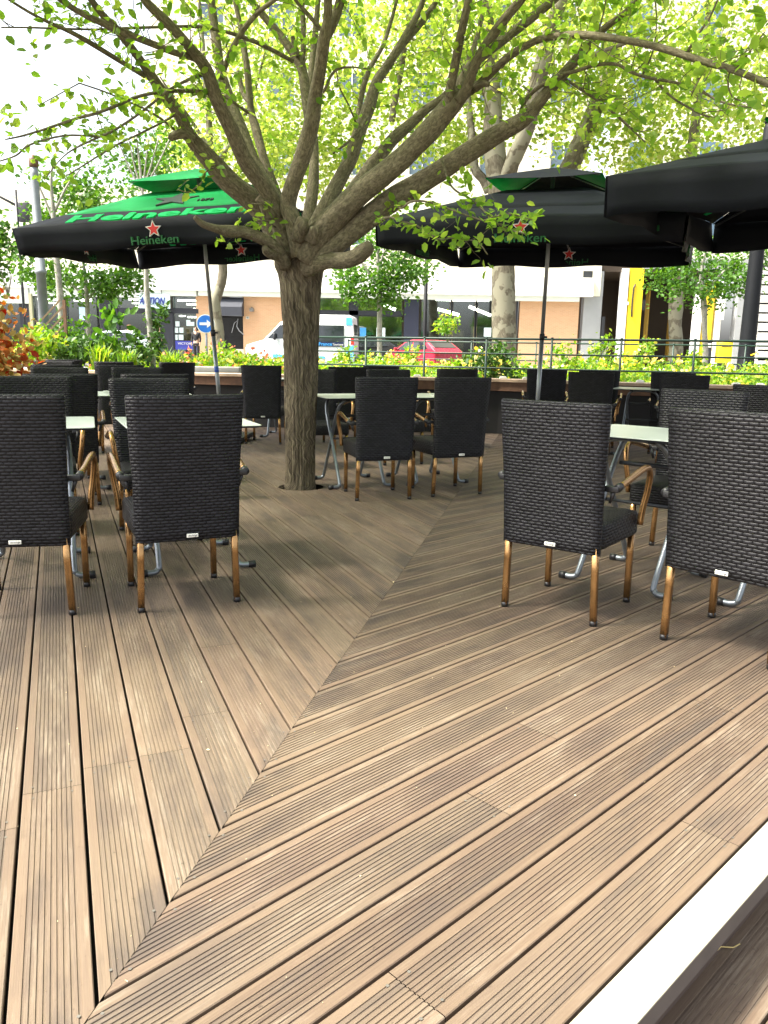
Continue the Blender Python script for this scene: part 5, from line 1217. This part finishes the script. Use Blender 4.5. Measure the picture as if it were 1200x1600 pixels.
m_ = MB(); fb(m_, 1091, 440, 1119, 572, .0, .5); yp = part(pas, m_, 'yellow_pillar', yel)
m_ = MB(); fb(m_, 1089, 440, 1091, 572, .05, .5); fb(m_, 1119, 440, 1123, 572, .05, .5); part(pas, m_, 'pillar_edge', M['white'], yp)
for (x0, y0, x1, y1) in ((1119, 464, 1130, 481), (1116, 483, 1128, 500)):
    m_ = MB(); fb(m_, x0, y0, x1, y1, .35, .25); part(pas, m_, 'sign_box', M['offwhite'])
m_ = MB(); fb(m_, 1140, 405, 1176, 575, .2, .6); fb(m_, 1003, 405, 1146, 420, .02, .4); part(pas, m_, 'grey_wall', greyp)
m_ = MB()
for k in range(12): fb(m_, 1176, 405 + k * 14.5, 1420, 405 + k * 14.5 + 13.2, .5, .7)
fb(m_, 1176, 405, 1420, 575, .44, .5); part(pas, m_, 'banded_stone_wall', plain('pale_banded_stone', (.55, .54, .50), .8, scale=2))
bluep = plain('blue_pane', (.10, .16, .22), .15)
for r_ in range(4):
    for c in range(0, 5): m_ = MB(); fb(m_, 980 + c * 110, 330 - r_ * 108, 1020 + c * 110, 382 - r_ * 108, .04, .05); part(pas, m_, 'upper_window', bluep)
mbx = thing('yellow_mailbox', 'yellow mailbox standing beside the right yellow pillar', 'mailbox', (at(1131, 548, 43).x, 43, .44))
m_ = MB(); m_.box((0, 0, .85), (.75, .45, 1.0), None, 0, .05); m_.tube([(-.36, 0, 1.33), (.36, 0, 1.33)], .21, 14); m_.build('box_body', yel, mbx)
m_ = MB(); m_.box((0, -.235, 1.22), (.5, .02, .05)); m_.build('slot', M['dark'], mbx); m_ = MB(); m_.box((0, 0, .2), (.5, .3, .4)); m_.build('stand', M['dark'], mbx)
ptm = thing('parking_meter', 'dark ticket machine between the yellow pillar and the mailbox', 'ticket machine', (at(1106, 548, 43).x, 43, .44))
m_ = MB(); m_.box((0, 0, .75), (.30, .28, 1.5), None, 0, .03); m_.build('cabinet', M['dark'], ptm); m_ = MB(); m_.box((0, -.15, 1.25), (.2, .02, .2)); m_.build('screen', M['offwhite'], ptm)

# ------------------------------------------------------------------ lamp posts, sign, trellis
def lathe(m_, prof, seg=16, mi=0): m_.tube([(0, 0, z) for r, z in prof], [r for r, z in prof], seg, True, mi)
greyl = plain('grey_lamp_paint', (.17, .19, .21), .5); 
c = at(72, 548, 15.5); lp = thing('lamp_post', 'thick grey tapered lamp post with brown top at the left', 'lamp post', (c.x, 15.5, -.1))
m_ = MB(); lathe(m_, [(.13, 0), (.13, .5), (.10, .62), (.098, 1.4), (.085, 2.55), (.105, 2.56), (.105, 2.62), (.085, 2.63), (.070, 4.3), (.066, 4.42)]); m_.build('post', greyl, lp)
m_ = MB(); lathe(m_, [(.070, 4.42), (.085, 4.45), (.085, 4.56), (.06, 4.60), (.02, 4.64)]); m_.build('brown_cap', plain('brown_cap_paint', (.10, .05, .025), .6), lp)
c = at(42, 548, 40); lp = thing('street_light', 'thin dark street light with slanted arm far at the left', 'street light', (c.x, 40, .3))
zt = at(42, 297, 40).z - .3
m_ = MB(); m_.tube([(0, 0, 0), (0, 0, zt)], .07, 8); m_.build('post', M['dark'], lp); m_ = MB(); m_.tube([(0, 0, zt - .7), (-1.0, 0, zt - .2), (-2.0, 0, zt + .0)], [.06, .05, .04], 8); m_.build('arm', M['dark'], lp)
m_ = MB(); m_.box((-2.2, 0, zt - .02), (.7, .3, .10), None, 0, .03); m_.build('lamp_head', M['dark'], lp)
m_ = MB(); m_.box((.35, 0, zt - 1.0), (.5, .2, .9), None, 0, .03); m_.build('dark_box', M['dark'], lp)
blk = plain('black_lamp_paint', (.005, .006, .008), .6, spec=.2)
c = at(1166, 556, 20); lp = thing('lamp_post', 'thick black lamp post at the right below the nearest parasol', 'lamp post', (c.x, 20, .1)); zt = at(1190, 200, 20).z
m_ = MB(); lathe(m_, [(.24, 0), (.24, .5), (.20, .6), (.19, 1.5), (.165, 3.4), (.13, zt - .1), (.10, zt)]); m_.build('post', blk, lp); m_ = MB(); lathe(m_, [(.11, zt), (.13, zt + .03), (.10, zt + .12), (.03, zt + .16)]); m_.build('post_cap', blk, lp)
c = at(663, 548, 38); lp = thing('lamp_post', 'slim black lamp post in front of the shop window by the red car', 'lamp post', (c.x, 38, .44)); zt = at(663, 395, 38).z
m_ = MB(); lathe(m_, [(.13, 0), (.12, 1.2), (.09, 1.3), (.085, zt)]); m_.build('post', blk, lp); m_ = MB(); lathe(m_, [(.1, zt), (.25, zt + .2), (.25, zt + .4), (.06, zt + .6)]); m_.build('lantern', M['dark'], lp)
c = at(321.5, 506, 19); sg = thing('direction_sign', 'round blue road sign with white arrow behind the leaning pole', 'road sign', (c.x, 19, .1)); zc = c.z - .1
disc = lambda r: [(r * math.cos(t * math.pi / 20), r * math.sin(t * math.pi / 20)) for t in range(40)]
fr_ = lambda y, z: Matrix(((1, 0, 0, 0), (0, 0, -1, y), (0, 1, 0, z), (0, 0, 0, 1)))
m_ = MB(); m_.prism(disc(.215), fr_(0, zc), .012); dk = m_.build('white_rim', M['white'], sg)
m_ = MB(); m_.prism(disc(.195), fr_(-.012, zc), .004); m_.build('blue_disc', plain('sign_blue', (.01, .15, .62), .4), sg)
m_ = MB(); m_.prism([(-.14, -.03), (.03, -.03), (.03, -.09), (.15, 0), (.03, .09), (.03, .03), (-.14, .03)], fr_(-.016, zc), .003); m_.build('arrow', M['white'], sg)
m_ = MB(); m_.tube([(0, .03, 0), (0, .03, zc + .2)], .028, 8); m_.build('post', M['galv'], sg)
a = at(50, 462, 14.9); b = at(97, 462, 14.9); tz = 0; tre = thing('lattice_trellis', 'brown wooden lattice panel with pale post behind the lamp post', 'trellis', (a.x, 14.9, 0))
Wd = b.x - a.x; m_ = MB(); z0, z1 = .5, at(70, 468, 14.9).z
for k in range(-6, 8):
    for sgn in (1, -1):
        xa = k * .16; pa = Vector((xa, 0, z0)); pb = Vector((xa + sgn * (z1 - z0), 0, z1)); 
        t0, t1 = 0, 1
        if pb.x != pa.x:
            ts = sorted(((0 - pa.x) / (pb.x - pa.x), (Wd - pa.x) / (pb.x - pa.x))); t0, t1 = max(0, ts[0]), min(1, ts[1])
        if t1 - t0 > .05:
            p0, p1 = pa.lerp(pb, t0), pa.lerp(pb, t1); d = p1 - p0
            m_.box((p0 + p1) / 2 + Vector((0, .006 * sgn, 0)), (d.length, .011, .03), Matrix.Rotation(-math.atan2(d.z, d.x), 3, 'Y'))
m_.build('lattice', plain('trellis_wood', (.16, .11, .06), .8), tre)
m_ = MB(); m_.box((-.03, 0, (z1 + .1) / 2), (.055, .055, z1 + .1)); m_.build('post', plain('pale_post_wood', (.42, .40, .28), .8), tre); m_ = MB(); m_.box((Wd + .03, 0, z1 / 2), (.05, .05, z1)); m_.build('post', wood_brown, tre)

# ------------------------------------------------------------------ vehicles
carglass = plain('dark_car_glass', (.012, .016, .020), .06, spec=.8); rubber = plain('tyre_rubber', (.015, .015, .016), .8); alloy = plain('alloy_rim', (.4, .41, .42), .35, .8)
def wheel(root, x, y, r, w=.2):
    m_ = MB(); s = 1 if y > 0 else -1
    pr = [(r * .62, -w / 2), (r * .92, -w / 2), (r, -w * .3), (r, w * .3), (r * .92, w / 2), (r * .62, w / 2)]
    m_.tube([(x, y + q, r) for _, q in pr], [a for a, _ in pr], 24); o = m_.build('wheel', rubber, root)
    m_ = MB(); m_.tube([(x, y + s * w * .3, r), (x, y + s * w * .52, r), (x, y + s * (w * .52 + .01), r)], [r * .62, r * .60, r * .2], 20); m_.build('rim', alloy, o)
def vehicle(name, label, cat, loc, rz, top, half_w, sill, paint, wins, wheels, tumble=.12, z_belt=1.0):
    """top: side outline [(x, z)] of the upper body from nose to tail; wins: side glass polygons"""
    root = thing(name, label, cat, loc, rz)
    out = [(top[0][0], sill)] + list(top) + [(top[-1][0], sill)]
    zmax = max(z for _, z in top)
    def wy(z): return half_w * (1 - tumble * max(0, (z - z_belt)) / max(.01, zmax - z_belt))
    m_ = MB(); n = len(out); ys = (-1, -.94, .94, 1); vs = []
    for f in ys:
        for (x, z) in out:
            inset = .03 if abs(f) == 1 else 0
            cx_ = sum(p[0] for p in out) / n
            zz = z - (inset if z > z_belt + .1 else 0) ; xx = x + (inset if x < cx_ else -inset)
            vs.append((xx, f * wy(z), zz))
    fs = []
    for a in range(3):
        for k in range(n): k2 = (k + 1) % n; fs.append((a * n + k, a * n + k2, (a + 1) * n + k2, (a + 1) * n + k))
    fs.append(tuple(range(n - 1, -1, -1))); fs.append(tuple(3 * n + k for k in range(n)))
    m_.add(vs, fs, None, 0, False); body = m_.build('body', paint, root)
    for s in (-1, 1):
        for pl in wins:
            m_ = MB(); ins = [(x, s * (wy(z) + .006), z) for x, z in pl]; ins2 = [(x, s * (wy(z) - .05), z) for x, z in pl]; k = len(pl)
            m_.add(ins + ins2, [tuple(range(k)), tuple(range(2 * k - 1, k - 1, -1))] + [(i, (i + 1) % k, k + (i + 1) % k, k + i) for i in range(k)]); m_.build('side_window', carglass, root)
        for x in wheels[0]: wheel(root, x, s * (half_w - .09), wheels[1])
    return root, wy
def panel(root, name, mat, pts, th=.012):
    m_ = MB(); pts = [Vector(p) for p in pts]; n = (pts[1] - pts[0]).cross(pts[2] - pts[0]).normalized(); k = len(pts)
    m_.add([p + n * th for p in pts] + [p - n * .03 for p in pts], [tuple(range(k)), tuple(range(2 * k - 1, k - 1, -1))] + [(i, k + i, k + (i + 1) % k, (i + 1) % k) for i in range(k)]); return m_.build(name, mat, root)
# white minibus, nose to the left (local -x is the nose)
vanw = plain('white_van_paint', (.74, .77, .77), .3, var=.03)
vtop = [(-2.6, .55), (-2.62, .95), (-2.45, 1.12), (-1.75, 1.32), (-.95, 2.14), (-.55, 2.42), (-.1, 2.52), (2.35, 2.52), (2.52, 2.42), (2.6, 1.2), (2.62, .5)]
xv = at(474, 548, 37)
van, wy = vehicle('white_minibus', 'white minibus with blue stripes and lettering parked behind the tree trunk', 'minibus', (xv.x, 37, .31), math.radians(-4), vtop, 1.0, .32, vanw,
   [[(-1.55, 1.40), (-.95, 2.02), (-.62, 2.04), (-.62, 1.40)], [(-.55, 1.40), (-.55, 2.04), (-.02, 2.04), (-.02, 1.36)], [(.06, 1.28), (.06, 2.04), (2.1, 2.04), (2.1, 1.28)]], ((-1.75, 1.75), .34), .10, 1.2)
van.scale = (.93, .93, .93)
panel(van, 'windscreen', carglass, [(-1.73, -.80, 1.36), (-1.73, .80, 1.36), (-1.0, .76, 2.10), (-1.0, -.76, 2.10)][::-1])
panel(van, 'rear_window', carglass, [(2.57, -.78, 1.35), (2.57, .78, 1.35), (2.545, .74, 2.1), (2.545, -.74, 2.1)])
skyb = plain('sky_blue_print', (.08, .42, .72), .4); cy = plain('cyan_print', (.04, .30, .68), .5)
for s in (-1, 1):
    panel(van, 'blue_panel', skyb, [(2.2, s * (wy(2.3) + .008), 2.05), (2.5, s * (wy(2.3) + .008), 2.05), (2.46, s * (wy(2.3) + .004), 2.40), (2.2, s * (wy(2.3) + .004), 2.40)][::s], .006)
    panel(van, 'blue_panel', skyb, [(2.24, s * (1.0 + .004), .45), (2.58, s * (1.0 + .004), .45), (2.56, s * 1.004, 1.1), (2.24, s * 1.004, 1.1)][::s], .006)
    panel(van, 'blue_stripe', skyb, [(-1.3, s * 1.0, .52), (1.2, s * 1.0, .50), (1.2, s * 1.0, .60), (-1.3, s * 1.0, .66)][::s], .008)
    panel(van, 'tail_light', plain('tail_red', (.55, .02, .02), .3) if s < 0 else bpy.data.materials['tail_red'], [(2.44, s * 1.0, 1.15), (2.59, s * 1.0, 1.15), (2.585, s * 1.0, 1.55), (2.44, s * .985, 1.55)][::s], .012)
    m_ = MB(); m_.box((-1.18, s * 1.12, 1.48), (.12, .2, .32), None, 0, .04); m_.build('mirror', M['dark'], van)
    m_ = MB(); m_.box((-.50, s * 1.005, 1.2), (.16, .02, .04)); m_.build('door_handle', M['dark'], van)
    m_ = MB(); m_.box((-2.52, s * .70, .98), (.16, .36, .24), None, 0, .05); m_.build('headlight', M['offwhite'], van)
m_ = MB(); m_.box((-2.58, 0, .55), (.16, 1.9, .36), None, 0, .06); m_.build('front_bumper', M['dark'], van); m_ = MB(); m_.box((2.6, 0, .50), (.12, 1.9, .22), None, 0, .04); m_.build('rear_bumper', M['dark'], van)
sd = panel(van, 'lettering_band', plain('navy_band', (.012, .02, .06), .25), [(.06, -1.012, 1.06), (2.1, -1.012, 1.06), (2.1, -1.008, 1.27), (.06, -1.008, 1.27)], .004)
text_mesh('Ile-de-France', .22, frame(Vector((.92, -1.026, 1.165)), (1, 0, 0), (0, 0, 1)), cy, sd, 'lettering', .004, width=1.25, bold=.004)
text_mesh('Tourisme', .15, frame(Vector((1.83, -1.026, 1.155)), (1, 0, 0), (0, 0, 1)), M['whitep'], sd, 'lettering', .004, width=.50)
def small_car(label, x, Y, rz, col, k=1.0):
    paint = plain('car_paint_' + label.split()[0], col, .28, var=.03)
    top = [(-2.0, .45), (-2.02, .72), (-1.85, .86), (-.95, 1.0), (-.25, 1.42), (.25, 1.50), (1.15, 1.47), (1.75, 1.10), (1.92, .95), (1.95, .5)]
    c = at(x, 548, Y)
    r, wy = vehicle('parked_car', label, 'car', (c.x, Y, .30), rz, top, .86, .26, paint, [[(-.78, 1.03), (-.2, 1.36), (.28, 1.41), (.28, 1.0)], [(.36, 1.0), (.36, 1.41), (1.05, 1.38), (1.42, 1.08)]], ((-1.3, 1.25), .31), .16, .95)
    panel(r, 'windscreen', carglass, [(-.93, -.70, 1.02), (-.93, .70, 1.02), (-.28, .64, 1.41), (-.28, -.64, 1.41)][::-1]); panel(r, 'rear_window', carglass, [(1.70, -.66, 1.14), (1.70, .66, 1.14), (1.20, .62, 1.45), (1.20, -.62, 1.45)])
    for s in (-1, 1):
        m_ = MB(); m_.box((-1.88, s * .62, .74), (.2, .34, .16), None, 0, .05); m_.build('headlight', M['offwhite'], r)
        m_ = MB(); m_.box((1.88, s * .66, .86), (.12, .26, .2), None, 0, .03); m_.build('tail_light', bpy.data.materials['tail_red'], r)
        m_ = MB(); m_.box((-.72, s * .96, 1.06), (.10, .16, .12), None, 0, .03); m_.build('mirror', paint, r)
    for x_, nm in ((-1.98, 'front_bumper'), (1.92, 'rear_bumper')): m_ = MB(); m_.box((x_, 0, .42), (.14, 1.6, .2), None, 0, .05); m_.build(nm, paint, r)
    return r
r_car = small_car('red hatchback parked beyond the rose bed railing', 658, 38, math.radians(-52), (.42, .02, .045)); r_car.location.z = .18
p_car = small_car('pale silver hatchback behind the small leafy trees at the left', 172, 36, math.radians(8), (.55, .62, .64)); p_car.location.z = .34
d_car = small_car('dark car on the street glimpsed between the van and the small tree', 560, 39.5, 0, (.02, .022, .025))

# ------------------------------------------------------------------ people on the far pavement
skin = plain('skin', (.42, .26, .18), .6, var=.05)
def skin_mesh(name, joints, edges, mat, parent, sub=1):
    me = bpy.data.meshes.new(name); me.from_pydata([j[:3] for j in joints], edges, []); o = bpy.data.objects.new(name, me); COL.objects.link(o)
    o.modifiers.new('s', 'SKIN'); sd_ = o.modifiers.new('d', 'SUBSURF'); sd_.levels = sub; sd_.render_levels = sub
    for v, j in zip(me.skin_vertices[0].data, joints): v.radius = (j[3], j[4] if len(j) > 4 else j[3])
    me.skin_vertices[0].data[0].use_root = True
    dg = bpy.context.evaluated_depsgraph_get(); nm = bpy.data.meshes.new_from_object(o.evaluated_get(dg)); bpy.data.objects.remove(o); nm.name = name
    nm.materials.clear(); nm.materials.append(mat)
    for p_ in nm.polygons: p_.use_smooth = True
    o = bpy.data.objects.new(name, nm); COL.objects.link(o); o.parent = parent; return o
def person(label, loc, rz, top_c, leg_c, hair_c, h=1.70):
    root = thing('person', label, 'person', loc, rz); k = h / 1.70
    J = [(0, 0, .95, .13, .10), (0, .01, 1.15, .115, .09), (0, 0, 1.36, .15, .10), (0, 0, 1.46, .055), (0, -.01, 1.53, .065, .075), (0, -.015, 1.62, .075, .09), (0, 0, 1.68, .05, .06)]
    E = [(i, i + 1) for i in range(6)]
    def chain(start, pts):
        b = start
        for p_ in pts: J.append(p_); E.append((b, len(J) - 1)); b = len(J) - 1
        return b
    for s in (-1, 1):
        w_ = chain(2, [(s * .19, 0, 1.39, .055), (s * .23, .02, 1.12, .042), (s * .235, -.06, .90, .030), (s * .236, -.08, .84, .034, .02)])
        for f in range(4): chain(w_, [(s * (.226 + .0), -.105 + f * .017, .80, .009), (s * .222, -.10 + f * .016, .755 + abs(f - 1.4) * .008, .007)])
        chain(w_, [(s * .218, -.115, .815, .010), (s * .21, -.122, .785, .008)])
        chain(0, [(s * .10, 0, .88, .09), (s * .11, -.02 * s, .48, .062), (s * .115, .0, .09, .042), (s * .118, -.10, .035, .036, .03)])
    J = [(x * k, y * k, z * k) + tuple(r * k for r in rr) for x, y, z, *rr in J]
    skin_mesh('body', J, E, skin, root)
    def mat(c, nm): return plain(nm, c, .85)
    sub = [(0, 0, .93, .155, .12), (0, .01, 1.15, .135, .11), (0, 0, 1.37, .165, .115), (0, 0, 1.44, .08)]; e2 = [(0, 1), (1, 2), (2, 3)]
    for s in (-1, 1):
        b = len(sub); sub += [(s * .19, 0, 1.39, .072), (s * .23, .02, 1.12, .058), (s * .235, -.05, .93, .046)]; e2 += [(2, b), (b, b + 1), (b + 1, b + 2)]
    skin_mesh('jacket', [(x * k, y * k, z * k) + tuple(r * k for r in rr) for x, y, z, *rr in sub], e2, mat(top_c, 'jacket_cloth'), root)
    sub = [(0, 0, .95, .14, .11)]; e2 = []
    for s in (-1, 1):
        b = len(sub); sub += [(s * .10, 0, .86, .10), (s * .11, -.02 * s, .48, .075), (s * .115, 0, .12, .06)]; e2 += [(0, b), (b, b + 1), (b + 1, b + 2)]
    skin_mesh('trousers', [(x * k, y * k, z * k) + tuple(r * k for r in rr) for x, y, z, *rr in sub], e2, mat(leg_c, 'trouser_cloth'), root)
    skin_mesh('hair', [(x * k, y * k, z * k, r * k) for x, y, z, r in [(0, .035, 1.60, .085), (0, .02, 1.68, .080), (0, .045, 1.52, .06)]], [(0, 1), (0, 2)], mat(hair_c, 'hair'), root)
    m_ = MB(); m_.box((0, -.105 * k, 1.60 * k), (.03, .04, .045), None, 0, .01); m_.build('nose', skin, root)
    m_ = MB()
    for s in (-1, 1): m_.box((s * .03 * k, -.088 * k, 1.625 * k), (.022, .015, .012), None, 0, .003)
    m_.build('eyes', M['dark'], root); m_ = MB(); m_.box((0, -.085 * k, 1.555 * k), (.05, .016, .010), None, 0, .003); m_.build('mouth', plain('lips', (.35, .12, .10), .6), root)
    return root
def stand(x, Y): c = at(x, 548, Y); return (c.x, Y, .44)
person('person in dark jacket and blue trousers walking before the shop entrance', stand(249, 42), .4, (.02, .02, .028), (.05, .09, .16), (.05, .03, .02), 1.78)
person('person in black clothes standing behind the round blue sign', stand(307, 42), -.3, (.008, .008, .010), (.012, .012, .014), (.015, .012, .01), 1.75)
person('person in pale shirt behind the pale silver car', stand(203, 41.5), .2, (.55, .50, .45), (.12, .12, .14), (.20, .10, .05), 1.8)
